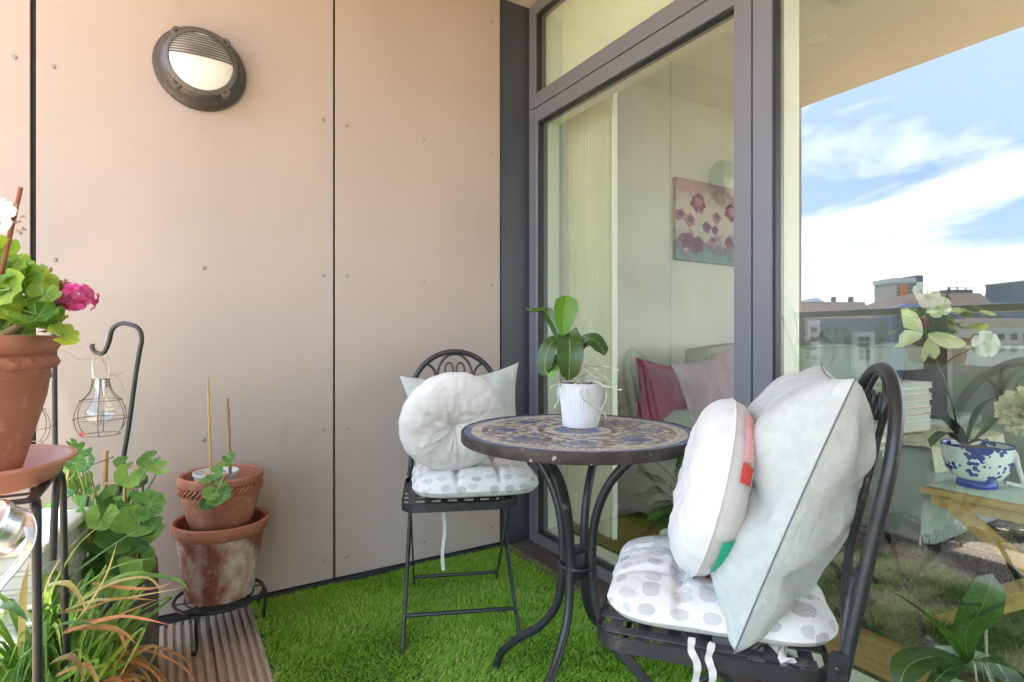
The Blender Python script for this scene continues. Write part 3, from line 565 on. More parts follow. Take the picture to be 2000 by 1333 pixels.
def leaf(parent, pts, wid, m='leaf', face=None, fold=0.25, cup=0.1, name='leaf', cross=6, n=7, thick=0.0012):
    P = [Vector(p)-parent.location for p in pts]; g = MB(); fc = Vector(face or (-Fw+Vector((0,0,.4)))).normalized(); g.ribbon(P, wid, fc, n=n, fold=fold, cross=cross, cup=cup, thick=thick); g.mi = 1; g.ribbon([p+fc*.0010 for p in P], [.0016]*len(P), fc, n=n, fold=0, cross=2); return g.build(name, [M_[m], M_['midrib']], parent, ang=0)
def lp(parent, pts, wid, **k): return leaf(parent, LW(pts), wid, **k)
D = 1.93
lp(cp, [(1888,868,D),(1903,820,D-.02),(1925,788,D-.05),(1955,775,D-.08),(1975,772,D-.1)], [.02,.045,.055,.04,.004], face=(0,0,1))
lp(cp, [(1892,868,D),(1925,835,D-.05),(1950,800,D-.08),(1975,770,D-.1)], [.02,.05,.05,.006], face=-Fw+Rt*.4)
lp(cp, [(1885,866,D),(1865,835,D-.04),(1835,812,D-.08),(1808,806,D-.1)], [.02,.04,.045,.01], face=(0,0,1))
lp(cp, [(1880,868,D),(1850,845,D-.1),(1825,858,D-.14),(1818,874,D-.15)], [.015,.035,.03,.005], face=(0,0,1))
lp(cp, [(1888,868,D),(1920,858,D-.08),(1938,868,D-.1)], [.015,.03,.01], face=(0,0,1))
g = MB(); q = [p-cp.location for p in cat(LW([(1875,866,D),(1862,800,D),(1845,745,D),(1828,705,D),(1812,670,D),(1805,630,D),(1808,600,D),(1818,580,D)]))]; g.tube(q, 0.0035, 8)
q = [p-cp.location for p in cat(LW([(1838,722,D),(1860,700,D-.03),(1890,685,D-.05),(1920,668,D-.06)]))]; g.tube(q, 0.002, 6); g.build('flower_stem', mat('dark_stem', (0.05,0.08,0.03), rough=.5), cp)
def flower(parent, c, face, r, m, name='flower', petals=5, heart=None):
    face = Vector(face).normalized(); u = face.orthogonal().normalized(); v = face.cross(u); g = MB()
    for k in range(petals):
        a = 2*PI*k/petals+.3; d = u*math.cos(a)+v*math.sin(a)
        g.ribbon([c+d*.002, c+d*r*.5+face*r*.12, c+d*r*.85+face*r*.05, c+d*r], [r*.2, r*1.0, r*.9, r*.15], face, n=3, fold=0.12, cross=4)
    if heart: g.mi = 1; g.ball(c+face*r*.12, r*.16, 8)
    return g.build(name, [M_[m], M_[heart]] if heart else M_[m], parent, ang=0)
for p, f, r in (((1812,580,D),(-.6,-.8,.1),.042),((1832,600,D-.02),(-.9,-.3,.2),.038),((1840,640,D),(-.5,-.9,-.1),.0) ,((1925,672,D-.06),(-.6,-.8,.1),.045),((1798,570,D),(-.3,-.9,.1),.035)):
    if r: flower(cp, W(*p)-cp.location, f, r, 'whitepetal', heart='roottip')
yel = mat('butterfly_wing', (0.80,0.82,0.55), (0.72,0.75,0.46), 14, .6, trans=.3); M_['yel'] = yel
def wing(px, d, parent):
    pts = [W(x, y, d+0.03*math.sin(x*.05))-parent.location for x, y in px]; c = sum(pts, Vector())/len(pts); g = MB(); n = len(pts)
    vs = [c-Fw*.006]+pts+[c+Fw*.001]+[p+Fw*.002 for p in pts]; g.add(vs, [(0, i+1, (i+1) % n+1) for i in range(n)]+[(n+1, n+2+(i+1) % n, n+2+i) for i in range(n)])
    for i in range(n): g.tube([pts[i], pts[(i+1) % n]], 0.0006, 4)
    return g.build('butterfly_wing', yel, parent, ang=0)
for pl in ([(1803,648),(1800,630),(1790,612),(1772,602),(1760,604),(1762,625),(1766,640),(1785,645)], [(1803,650),(1785,646),(1768,645),(1757,655),(1756,668),(1746,678),(1760,679),(1780,672),(1798,662)],
           [(1812,652),(1830,648),(1855,652),(1880,664),(1889,672),(1875,680),(1850,681),(1836,676),(1818,666)], [(1814,660),(1834,678),(1836,690),(1826,702),(1812,694),(1806,707),(1799,700),(1801,682),(1808,668)]): wing(pl, D-.05, cp)
g = MB(); g.tube([W(1803,668,D-.055)-cp.location, W(1812,648,D-.06)-cp.location], [.003,.004], 8); g.tube([W(1812,648,D-.06)-cp.location, W(1810,634,D-.07)-cp.location], .0006, 4); g.build('butterfly_body', M_['gasket'], cp)

# paper dahlia hanging at the right edge
dp = W(2008, 806, 1.45); dl = thing('paper_pompom', 'cream ruffled paper pompom flower at the right edge behind the glass', 'decoration', dp)
g = MB()
for k in range(420):
    z = 1-2*(k+.5)/420; a = k*2.39996; rr = math.sqrt(1-z*z); d = Vector((rr*math.cos(a), rr*math.sin(a), z)); t = d.orthogonal().normalized(); t.rotate(Matrix.Rotation(k*1.7, 3, d)); R_ = .062*random.uniform(.9, 1.1)
    g.ribbon([d*.01, d*R_*.7+t*.003, d*R_+t*.014], [.012,.022,.008], t.cross(d), n=2, fold=.4, cross=2)
g.build('petals', mat('cream_paper', (0.82,0.76,0.56), (0.74,0.68,0.48), 8, .9, trans=.3), dl, ang=0)
g = MB(); g.tube([(0,0,.05),(0.002,0,.12),(0,0,HC-dp.z)], .0012, 5); g.build('hanging_thread', M_['cane'], dl)

# orchid on the inner sill, lower right
sp_ = W(1903, 0, 1.33); so_ = thing('potted_orchid', 'orchid without flowers in a pale glass pot on the floor inside the glass', 'potted plant', (sp_.x, sp_.y, 0.0))
g = MB(); g.lathe([(0.065,0.001),(0.070,0.01),(0.092,0.165),(0.094,0.172),(0.089,0.172),(0.084,0.15),(0.06,0.02)], 40); g.build('pot', mat('pale_glaze', (0.42,0.52,0.44), (0.3,0.4,0.34), 8, .2), so_)
g = MB(); g.lathe([(0.001,0.135),(0.085,0.13)], 24, caps=False); g.build('soil', M_['bark'], so_)
d = 1.33
lp(so_, [(1893,1295,d),(1885,1240,d-.01),(1915,1190,d-.03),(1932,1150,d-.03),(1938,1122,d-.02)], [.02,.07,.10,.085,.01], m='leaf', face=-Fw, cup=.2)
lp(so_, [(1890,1292,d),(1840,1230,d-.03),(1780,1180,d-.05),(1730,1150,d-.05),(1690,1142,d-.04)], [.02,.035,.032,.02,.004], m='leafb', face=(0,0,1))
lp(so_, [(1888,1290,d),(1865,1255,d-.02),(1850,1232,d-.02)], [.015,.03,.008], m='leaf')
lp(so_, [(1885,1292,d),(1830,1282,d-.06),(1775,1300,d-.1),(1755,1345,d-.12)], [.02,.05,.06,.03], m='leaf', face=(-.3,-.3,1))
lp(so_, [(1895,1292,d),(1940,1290,d-.04),(1980,1305,d-.06),(2015,1340,d-.06)], [.02,.045,.045,.02], m='leaf', face=(0,0,1))
lp(so_, [(1885,1300,d),(1850,1310,d-.06),(1815,1345,d-.1)], [.02,.04,.02], m='leaf', face=(-.3,-.3,1))
g = MB()
for k in range(9):
    a = -2.5+k*.55; r = random.uniform(.05,.1); c0 = W(1893,1300,d)-so_.location; g.tube(cat([c0, c0+Vector((math.cos(a)*r*.5, math.sin(a)*r*.5, .02)), c0+Vector((math.cos(a)*r, math.sin(a)*r, -.06))], 5), .0025, 6)
g.tube([W(1925,1220,d+.03)-so_.location, W(1928,1330,d+.03)-so_.location], .003, 6); g.build('roots', M_['root'], so_)

# dracaena behind the table
dr = thing('dracaena', 'green leafy dracaena in a low pot inside the glass, seen under the round table', 'potted plant', (0.34, -0.60, 0.0))
g = MB(); g.lathe([(0.06,0),(0.08,0.13),(0.082,0.15),(0.076,0.15),(0.07,0.12),(0.001,0.12)], 32); g.build('pot', M_['ceramic'], dr)
g = MB(); g.tube(cat([(0,0,.12),(.005,0,.25),(0,.01,.36)]), .009, 8); g.build('trunk', M_['wood_stem'], dr)
for pts, wd_ in (([(1335,965,2.3),(1310,930,2.25),(1275,900,2.2),(1250,888,2.2),(1232,868,2.2)],[.02,.035,.03,.02,.004]), ([(1335,975,2.3),(1300,945,2.2),(1265,930,2.2),(1232,915,2.2)],[.02,.045,.035,.004]),
    ([(1336,970,2.3),(1315,975,2.2),(1285,958,2.15),(1255,970,2.15),(1232,966,2.15)],[.02,.04,.045,.035,.004]), ([(1336,985,2.3),(1310,982,2.2),(1285,985,2.15),(1272,990,2.15)],[.02,.035,.03,.004]),
    ([(1338,990,2.3),(1312,992,2.15),(1285,1003,2.1),(1262,1018,2.1)],[.02,.045,.05,.004]), ([(1338,995,2.3),(1310,1010,2.15),(1290,1022,2.1),(1275,1030,2.1)],[.02,.05,.05,.01]),
    ([(1336,960,2.3),(1328,930,2.3),(1332,900,2.3),(1330,872,2.3)],[.02,.045,.04,.004]), ([(1340,980,2.3),(1365,950,2.3),(1385,940,2.3),(1400,955,2.3)],[.02,.04,.04,.004]), ([(1340,990,2.3),(1370,985,2.3),(1400,1010,2.3)],[.02,.04,.004])):
    lp(dr, pts, wd_, m='leaf', face=(-.3,-.3,1), fold=.3)

# ---------------------------------------------------------------- round mosaic table
TX, TY = -0.53, -1.036
tb = thing('bistro_table', 'round wrought iron garden table with blue and cream mosaic top', 'table', (TX, TY, 0))
g = MB(); g.lathe([(0.285,0.688),(0.301,0.686),(0.3035,0.689),(0.3035,0.711),(0.301,0.7135),(0.297,0.712),(0.296,0.7085)], 128, caps=False); g.lathe([(0.001,0.689),(0.29,0.689)], 64, caps=False); g.build('table_rim', M_['oldiron'], tb)
g = MB(); g.lathe([(0.2965,0.70),(0.2965,0.7095),(0.001,0.7095)], 96, caps=False); g.build('grout', mat('grout', (0.30,0.27,0.24), (0.22,0.2,0.18), 40, .95, bump=.5, bscale=200), tb)
tm = [mat('tile_'+n_, c_, tuple(v*.6 for v in c_), 45, .45, bump=.3, bscale=90) for n_, c_ in (('blue',(0.09,0.14,0.29)),('cream',(0.52,0.46,0.38)),('brown',(0.17,0.125,0.10)),('slate',(0.20,0.23,0.29)),('paleblue',(0.15,0.20,0.32)),('tan',(0.34,0.27,0.215)))]
rs = random.Random(11); g = MB()
def tcol(r, a):
    if r > 0.277: return rs.choice([0,0,4])
    if r > 0.255: return 1
    x, y = r*math.cos(a), r*math.sin(a); best = 9
    for k in range(8):
        cx, cy = 0.188*math.cos(k*PI/4+.2), 0.188*math.sin(k*PI/4+.2); best = min(best, math.hypot(x-cx, y-cy))
    if best < 0.016: return rs.choice([2,5])
    if best < 0.036: return rs.choice([0,4,3])
    if best < 0.050: return rs.choice([1,1,5])
    if best < 0.064: return rs.choice([2,2,5,3])
    if r < 0.03: return 2
    if r < 0.062: return rs.choice([0,4])
    if r < 0.085: return 1
    if r < 0.108: return rs.choice([2,5,2])
    return rs.choice([1,1,1,5,3])
radii = [0.2965,0.2785]+[0.2785-0.0145*k for k in range(1, 19)]
for i in range(len(radii)-1):
    ro, ri = radii[i], radii[i+1]
    if ri < 0.006: break
    n = max(5, int(2*PI*(ro+ri)/2/(0.026 if i == 0 else 0.0175))); ph = rs.random()
    cuts = [(k+ph+rs.uniform(-.22, .22))*2*PI/n for k in range(n)]
    for k in range(n):
        a0, a1 = cuts[k], cuts[(k+1) % n]+(2*PI if k == n-1 else 0); gp = 0.0009; jr = rs.uniform(-.0005,.0005)
        q = [(ro-gp+jr, a0+gp/ro), (ro-gp+rs.uniform(-.0006,0), a1-gp/ro), (ri+gp, a1-gp/ri), (ri+gp+rs.uniform(0,.0006), a0+gp/ri)]; z = 0.7115+rs.uniform(0,.0006)
        m_ = [(q[j][0], q[j][1]) for j in range(4)]; am = (a0+a1)/2
        top = [(m_[0][0], m_[0][1]), (ro-gp, am), (m_[1][0], m_[1][1]), (m_[2][0], m_[2][1]), (ri+gp, am), (m_[3][0], m_[3][1])]
        g.mi = tcol((ro+ri)/2, am)
        vs = [(r*math.cos(a), r*math.sin(a), z) for r, a in top]+[(r*math.cos(a), r*math.sin(a), 0.709) for r, a in top]
        g.add(vs, [(5,4,3,2,1,0)[::-1]]+[(j, (j+1) % 6, 6+(j+1) % 6, 6+j) for j in range(6)])
g.build('mosaic', tm, tb, smooth=False)
prof = [(.235,.688),(.21,.682),(.14,.642),(.085,.575),(.052,.49),(.042,.40),(.044,.32),(.062,.235),(.115,.165),(.18,.115),(.232,.065),(.252,.02),(.254,.004)]
for k in range(4):
    a = math.radians(117+90*k); g = MB(); g.tube(cat([(r*math.cos(a), r*math.sin(a), z) for r, z in prof], 8), 0.0115, 12)
    g.lathe([(.0155,0),(.016,.004),(.013,.006)], 12, c=(.255*math.cos(a), .255*math.sin(a), 0.0)); g.build('leg', M_['iron'], tb)
g = MB(); g.tube(cat([(.045*math.cos(a), .045*math.sin(a), .36) for a in [2*PI*i/16 for i in range(16)]], 2, True), .005, 8, closed=True); g.rbox((-.03,-.03,.33),(.03,.03,.40),.004,2)
g.build('hub', M_['iron'], tb)
g = MB(); g.tube([(.225*math.cos(a), .225*math.sin(a), .683) for a in [2*PI*i/48 for i in range(48)]], .006, 6, closed=True); g.build('support_ring', M_['iron'], tb)

# orchid on the table
pp = W(1134, 0, 1.53); oc = thing('potted_orchid', 'orchid with thick dark leaves in a white ribbed pot on the mosaic table', 'potted plant', (pp.x, pp.y, 0.7125))
def rib(q, a, r, z, i):
    if r > .035 and 1 < i < 6: k = 1+0.020*abs(math.sin(a*24)); return Vector((q.x*k, q.y*k, q.z))
    return q
g = MB(); g.lathe([(0.040,0.0),(0.0465,0.0),(0.0475,0.003),(0.0505,0.03),(0.0555,0.075),(0.0600,0.110),(0.0625,0.1165),(0.0600,0.1185),(0.0575,0.1165),(0.0555,0.10)], 288, wob=rib); g.build('pot', M_['ceramic'], oc)
g = MB(); g.lathe([(0.001,0.112),(0.03,0.110),(0.0565,0.104)], 30, caps=False)
for k in range(60):
    a, r = random.random()*6.28, random.random()*.05; c = Vector((r*math.cos(a), r*math.sin(a), .112)); M2 = Matrix.Rotation(random.random()*3, 4, 'Z') @ Matrix.Rotation(random.random(), 4, 'X'); g.rbox(c-Vector((.007,.004,.002)), c+Vector((.007,.004,.003)), .001, 1, rot=M2)
g.build('bark_chips', M_['bark'], oc)
d = 1.53
lp(oc, [(1112,742,d),(1108,700,d-.02),(1106,672,d),(1103,650,d),(1102,625,d+.005),(1105,604,d+.01),(1106,588,d+.015),(1106,578,d+.02)], [.02,.022,.022,.026,.052,.066,.058,.014], m='leafb', fold=.12, cup=-.08)
lp(oc, [(1110,735,d),(1100,680,d+.02),(1086,640,d+.04),(1072,616,d+.05),(1060,606,d+.05),(1045,608,d+.05),(1027,604,d+.06)], [.02,.02,.03,.034,.026,.018,.003], m='leaf', face=Rt*-.6+Vector((0,0,1))-Fw*.7, fold=.4)
lp(oc, [(1112,740,d+.01),(1112,690,d-.02),(1110,660,d-.05),(1112,662,d-.09),(1113,695,d-.115),(1112,725,d-.11),(1111,742,d-.10)], [.02,.02,.055,.062,.068,.05,.008], m='leaf', face=-Fw-Vector((0,0,.2)), fold=.14, cup=-.12)
lp(oc, [(1115,735,d),(1100,690,d+.01),(1090,668,d+.0),(1076,672,d-.02),(1066,698,d-.03),(1065,722,d-.03),(1072,733,d-.03)], [.02,.02,.03,.045,.050,.04,.006], m='leaf', face=-Fw-Rt*.5+Vector((0,0,.2)), fold=.2)
lp(oc, [(1115,738,d),(1102,712,d+.01),(1088,706,d+.0),(1078,722,d-.03),(1080,742,d-.04)], [.02,.025,.04,.04,.006], m='leafb', face=-Fw-Rt*.5, fold=.2)
lp(oc, [(1118,735,d),(1130,690,d+.01),(1142,668,d-.01),(1160,664,d-.03),(1174,680,d-.04),(1180,694,d-.05)], [.02,.02,.036,.052,.045,.008], m='leaf', face=-Fw+Rt*.4+Vector((0,0,.5)), fold=.1)
g = MB(); rt = [[(1135,742,d),(1160,745,d-.07),(1190,757,d-.09),(1213,762,d-.10)],[(1135,735,d),(1165,728,d-.04),(1190,745,d-.05),(1205,760,d-.05)],[(1130,728,d),(1150,718,d-.05),(1170,724,d-.08)],[(1130,725,d),(1148,706,d-.02),(1172,704,d-.03)],
   [(1134,740,d),(1134,770,d-.07),(1145,785,d-.075),(1160,793,d-.07),(1176,803,d-.07),(1184,814,d-.07)],[(1140,740,d),(1147,760,d-.06),(1151,778,d-.07),(1158,785,d-.07)],[(1135,722,d),(1160,735,d-.04),(1180,742,d-.07)],[(1140,716,d),(1172,715,d-.02),(1188,717,d-.03),(1208,723,d-.05)],
   [(1135,720,d+.02),(1132,690,d+.03),(1138,645,d+.03),(1143,626,d+.03)],[(1098,738,d),(1090,748,d-.05),(1075,758,d-.07)],[(1100,738,d),(1092,758,d-.06),(1090,783,d-.08),(1082,798,d-.08)],[(1125,740,d),(1122,752,d-.03),(1130,745,d-.05),(1140,752,d-.05)],[(1178,745,d),(1186,775,d-.05),(1180,790,d-.04),(1172,806,d-.04),(1169,826,d-.04)],
   [(1150,740,d),(1168,752,d-.06),(1196,757,d-.08),(1204,757,d-.09)],[(1128,738,d),(1145,725,d-.05),(1166,742,d-.06),(1176,752,d-.07)]]
for q in rt:
    P = [W(*p)-oc.location for p in q]; C_ = cat(P, 6); C_ = [c+Vector((noise.noise(c*60), noise.noise(c*60+Vector((5,0,0))), noise.noise(c*60+Vector((0,5,0)))))*.003 for c in C_]
    g.mi = 0; g.tube(C_, [.0023-.0006*i/len(C_) for i in range(len(C_))], 6); g.mi = 1; g.ball(C_[-1], .0026, 6)
g.build('aerial_roots', [M_['root'], M_['roottip']], oc)

# ---------------------------------------------------------------- chairs
def make_chair():
    t = thing('bistro_chair', 'x', 'chair', (0,0,0), 0, 'folding wrought iron bistro chairs')
    hw, hd, rc, zt = 0.188, 0.190, 0.055, 0.425
    loop = []
    for cx, cy, a0 in ((hw-rc, hd-rc, 0), (-hw+rc, hd-rc, 90), (-hw+rc, -hd+rc, 180), (hw-rc, -hd+rc, 270)):
        for k in range(7): a = math.radians(a0+15*k); loop.append((cx+rc*math.cos(a), cy+rc*math.sin(a)))
    n = len(loop); g = MB(); th = 0.004
    vs = []
    for x, y in loop:
        l = math.hypot(x, y); ix, iy = x*(1-th/l), y*(1-th/l)
        vs += [(x, y, zt-.024), (x, y, zt+.002), (ix, iy, zt+.002), (ix, iy, zt-.024)]
    g.add(vs, [(4*i+k, 4*((i+1) % n)+k, 4*((i+1) % n)+(k+1) % 4, 4*i+(k+1) % 4) for i in range(n) for k in range(4)]); g.build('seat_frame', M_['iron'], t)
    g = MB(); sl_ = 0.0115
    for i in range(7):
        x = -0.156+i*0.052; e = hd-.003 if abs(x) < .14 else hd-.020
        g.rbox((x-sl_, -e, zt-.0035), (x+sl_, e, zt-.0005), .0008, 1)
    for i in range(7):
        y = -0.156+i*0.052; e = hw-.003 if abs(y) < .14 else hw-.020
        g.rbox((-e, y-sl_, zt-.0075), (e, y+sl_, zt-.0045), .0008, 1)
    g.build('seat', M_['slat'], t)
    # back: arch tube leaning back
    def B(x, s):  # x across, s = height along the back above the seat
        return (x, -0.196-0.098*(s/0.5), zt-.03+s*0.985)
    pts = [B(.172, -.02), B(.168, .1), B(.163, .22), B(.166, .30)]+[B(.166*math.cos(a), .34+.165*math.sin(a)) for a in [PI*k/14 for k in range(15)]]+[B(-.166, .30), B(-.163, .22), B(-.168, .1), B(-.172, -.02)]
    g = MB(); g.tube(cat(pts, 4), .0105, 12); g.build('back_frame', M_['iron'], t)
    g = MB(); r = .0052
    g.tube(cat([B(-.066, .30), B(-.072, .38), B(-.060, .45), B(-.030, .487), B(0, .495), B(.030, .487), B(.060, .45), B(.072, .38), B(.066, .30)], 6), r, 8)
    for s in (-1, 1):
        g.tube(cat([B(s*.156, .375), B(s*.148, .425), B(s*.120, .455), B(s*.092, .445), B(s*.074, .41), B(s*.068, .33)], 6), r, 8)
        g.tube(cat([B(s*.006, .425), B(s*.010, .45), B(s*.022, .460), B(s*.034, .452), B(s*.038, .43), B(s*.032, .415)], 6), r*.7, 8)
        g.tube(cat([B(s*.006, .425), B(s*.003, .38), B(0, .30)], 6), r*.7, 8)
        g.tube(cat([B(s*.168, .04), B(s*.13, .085), B(s*.085, .125), B(s*.06, .19), B(s*.066, .30)], 6), r*1.3, 8)
        g.tube(cat([B(s*.160, .045), B(s*.125, .10), B(s*.118, .16), B(s*.135, .185), B(s*.15, .17), B(s*.148, .145)], 6), r*1.1, 8)
    pass
    g.build('scrollwork', M_['iron'], t)
    for s in (-1, 1):
        x = s*.178
        g = MB(); g.beam((x, -.199, zt+.035), (x, -.182, zt-.075), .006, .026, up=(0,1,.15)); 
        for z in (zt+.01, zt-.045): g.ball((x+s*.004, -.193+(.01 if z < zt else 0), z), .006, 8, (.6,1,1))
        g.build('bracket', M_['iron'], t, smooth=False)
        g = MB(); xl = s*.172
        g.tube([(s*.168, -.193, zt-.05), (s*.172, -.06, zt-.195), (s*.180, .235, .004)], [.0075,.0075,.0065], 8); g.lathe([(.016,0),(.016,.003),(.007,.006)], 12, c=(s*.180, .235, 0)); g.build('leg', M_['iron'], t, label='leg sloping to the front foot')
        xr = s*.158
        g = MB(); g.beam((xr, .150, zt-.026), (xr, -.225, .004), .005, .017, up=(0, .6, .8)); g.lathe([(.016,0),(.016,.003),(.007,.006)], 12, c=(xr, -.226, 0)); g.build('leg', M_['iron'], t, label='flat leg sloping to the rear foot')
    g = MB(); g.tube([(-.176, .175, .077), (.176, .175, .077)], .0065, 8); g.build('stretcher', M_['iron'], t)
    g = MB(); g.tube([(-.158, -.19, .044), (.158, -.19, .044)], .0065, 8); g.build('stretcher', M_['iron'], t)
    g = MB(); g.tube([(-.165, .140, zt-.033), (.165, .140, zt-.033)], .005, 8); g.build('cross_rod', M_['iron'], t)
    return t
c1 = make_chair(); c1.location = (-0.583, -0.436, 0.006); c1.rotation_euler.z = math.radians(157)
c1['label'] = 'black iron bistro chair facing the camera before the corner, with round white cushion'
c2 = copy_tree(c1); c2.location = (-0.543, -1.462, 0.006); c2.rotation_euler.z = math.radians(38.5)
c2['label'] = 'black iron bistro chair in the right foreground, its back to the glass'

def seat_pad(label, chair, off, sx, sy, rz, th=.034, seed=0):
    M2 = Matrix.Rotation(chair.rotation_euler.z, 4, 'Z'); q = M2 @ Vector(off)
    root = thing('seat_pad', label, 'seat cushion', Vector(chair.location)+q, chair.rotation_euler.z+rz, 'dotted seat pads on the bistro chairs')
    n = 64; g = MB(); tf = [(-.33,-.33),(.33,-.33),(-.33,.33),(.33,.33)]; uv = []
    def co(u, v, sd):
        # map square to rounded square
        k = (abs(u)**5+abs(v)**5)**.2; m_ = max(abs(u), abs(v)); f = m_/k if k > 1e-6 else 1; x, y = u*f*1.03, v*f*1.03
        e = max(0.0, 1-m_**3.2)**.5; h = th*e
        if sd > 0:
            dt = min(math.hypot(x-a, y-b) for a, b in tf); dm = 1-math.exp(-(dt/.11)**1.3)
            lnz = min(abs(abs(x)-.33), abs(abs(y)-.33)); cr_ = 1-.30*math.exp(-(lnz/.045)**2)
            h = h*(0.42+.58*dm)*cr_*1.35; h += e*.004*noise.noise(Vector((x*7, y*7, seed)))+e*.0015*noise.noise(Vector((x*22, y*22, seed)))
        else: h *= .75
        pk = 1-.018*abs(math.sin(6*math.atan2(y, x)))*(1 if m_ > .95 else 0)
        return (x*sx/2*pk, y*sy/2*pk, sd*h+th*.75)
    for sd in (1, -1):
        g.add([co(2*i/n-1, 2*j/n-1, sd) for j in range(n+1) for i in range(n+1)], [((j*(n+1)+i, j*(n+1)+i+1, (j+1)*(n+1)+i+1, (j+1)*(n+1)+i) if sd > 0 else ((j+1)*(n+1)+i, (j+1)*(n+1)+i+1, j*(n+1)+i+1, j*(n+1)+i)) for j in range(n) for i in range(n)])
    o = g.build('cover', M_['dots'], root, ang=0); uvl = o.data.uv_layers.new(name='UVMap')
    for l in o.data.loops:
        v = o.data.vertices[l.vertex_index].co; zf = (v.z-th*.75); ex = 1+ (1.1 if max(abs(v.x)/sx, abs(v.y)/sy) > .40 else 0)*0
        uvl.data[l.index].uv = (v.x+1.2*(th*.6-zf)*(1 if v.x > sx*.38 else (-1 if v.x < -sx*.38 else 0)), v.y+1.2*(th*.6-zf)*(1 if v.y > sy*.38 else (-1 if v.y < -sy*.38 else 0)))
    for a, b in tf: g = MB(); g.ball((a*sx/2, b*sy/2, th*1.22), .004, 8, (1,1,.5)); g.build('tuft', M_['cotton'], root)
    return root
ZS = 0.006+0.4255
p1 = seat_pad('dotted seat pad on the far chair, under the round white cushion', c1, (-.050, .015, ZS-.006+.002), .41, .38, 0.03, th=.050, seed=3)
p2 = seat_pad('dotted tufted seat pad on the near chair, its ties hanging down', c2, (.022, -.012, ZS-.006+.002), .372, .385, 0.05, th=.037, seed=8)
def ties(pad, pts, w_=.012):
    g = MB()
    for q in pts: g.ribbon([Vector(W(*p))-pad.location for p in q], [w_]*len(q), -Fw, n=6, fold=0, cross=2, wave=.15)
    o = g.build('tie', M_['dots'], pad, ang=0); o.data.transform(Matrix.Rotation(-pad.rotation_euler.z, 4, 'Z')); return o
ties(p1, [[(866,1002,1.97),(868,1040,1.97),(864,1080,1.97),(866,1115,1.97)]])
ties(p2, [[(1352,1245,.93),(1350,1270,.925),(1362,1300,.92),(1356,1345,.92)]]); ties(p2, [[(1392,1255,.92),(1384,1285,.915),(1392,1315,.91),(1388,1350,.91)]])
ties(p2, [[(1500,1240,.97),(1525,1262,.93),(1536,1285,.90),(1540,1298,.90)]], .026)

def rotz_x(rz, tilt, roll=0.0): return (Matrix.Rotation(rz, 4, 'Z') @ Matrix.Rotation(tilt, 4, 'X') @ Matrix.Rotation(roll, 4, 'Y')).to_euler()
q1 = cushion('pillow', 'square sage pillow on the far chair behind the round white cushion', 'pillow', (-0.518, -0.371, 0.622), rotz_x(math.radians(157), .26, .10), .435, .062, M_['sage'], seed=5, ear=.14, pipe=M_['piping'], n=40)
q2 = cushion('pillow', 'large square sage pillow with grey piping on the near chair', 'pillow', (-0.423, -1.549, 0.668), rotz_x(math.radians(35.2), .36, .0), .475, .125, M_['sage'], seed=9, ear=.07, n=72, wr=1.15, tip=.005, pipe=M_['piping'])
def round_cushion(label, loc, rot, r, th, m, seed, tuft=True, patches=None):
    root = thing('round_cushion', label, 'cushion', loc); root.rotation_euler = rot
    g = MB(); nr, ns = 22, 120
    for sd in (1, -1):
        vs = []
        for i in range(nr+1):
            q = i/nr; 
            for k in range(ns):
                a = 2*PI*k/ns; e = math.sqrt(max(0, 1-q**3.2)); h = th*e
                if tuft: h *= (0.42+.58*(1-math.exp(-(q/.26)**1.1)))*1.10
                cz = math.sin(a*9+3*noise.noise(Vector((math.cos(a)*2, math.sin(a)*2, seed))))*noise.noise(Vector((math.cos(a)*3, math.sin(a)*3, seed+4)))
                h += (.009*cz*math.exp(-((q-.36)/.26)**2) + .007*noise.noise(Vector((q*3*math.cos(a), q*3*math.sin(a), seed+sd)))+.004*noise.noise(Vector((q*9*math.cos(a), q*9*math.sin(a), seed+sd))))*e
                if q > .8: h += .0022*math.sin(a*38+4*math.sin(a*3))*(q-.8)/.2*e*2
                rr = r*q*(1+.012*math.sin(3*a+seed)+.006*math.sin(a*19))
                vs.append((rr*math.cos(a), sd*h, rr*math.sin(a)))
        g.add(vs, [((i*ns+k, i*ns+(k+1) % ns, (i+1)*ns+(k+1) % ns, (i+1)*ns+k) if sd < 0 else ((i+1)*ns+k, (i+1)*ns+(k+1) % ns, i*ns+(k+1) % ns, i*ns+k)) for i in range(nr) for k in range(ns)])
    c = g.build('cover', m, root, ang=0)
    g = MB(); g.tube([(r*(1+.012*math.sin(3*a+seed)+.006*math.sin(a*19)+.003)*math.cos(a), 0, r*(1+.012*math.sin(3*a+seed)+.006*math.sin(a*19)+.003)*math.sin(a)) for a in [2*PI*k/120 for k in range(120)]], .0016, 5, closed=True); g.build('seam', m, root)
    for nm, mm, a0, a1, q0, q1 in (patches or []):
        g = MB(); vs = []; nn = 10
        for i in range(nn+1):
            for j in range(nn+1):
                a = math.radians(a0+(a1-a0)*i/nn); q = q0+(q1-q0)*j/nn; h = th*math.sqrt(max(0, 1-q**3.2))+.0065+.009*noise.noise(Vector((q*3*math.cos(a), q*3*math.sin(a), seed-1)))*math.sqrt(max(0, 1-q**3.2))
                vs.append((r*q*math.cos(a)*1.012, -h, r*q*math.sin(a)*1.012))
        g.add(vs, [(i*(nn+1)+j, i*(nn+1)+j+1, (i+1)*(nn+1)+j+1, (i+1)*(nn+1)+j) for i in range(nn) for j in range(nn)]); g.build(nm, M_[mm], root, ang=0)
    return root
rc1 = round_cushion('round white cushion with a pinched centre leaning on the far chair', tuple(W(886, 826, 1.785)), rotz_x(math.radians(157-180+6), .34), .172, .05, M_['cotton'], 2)
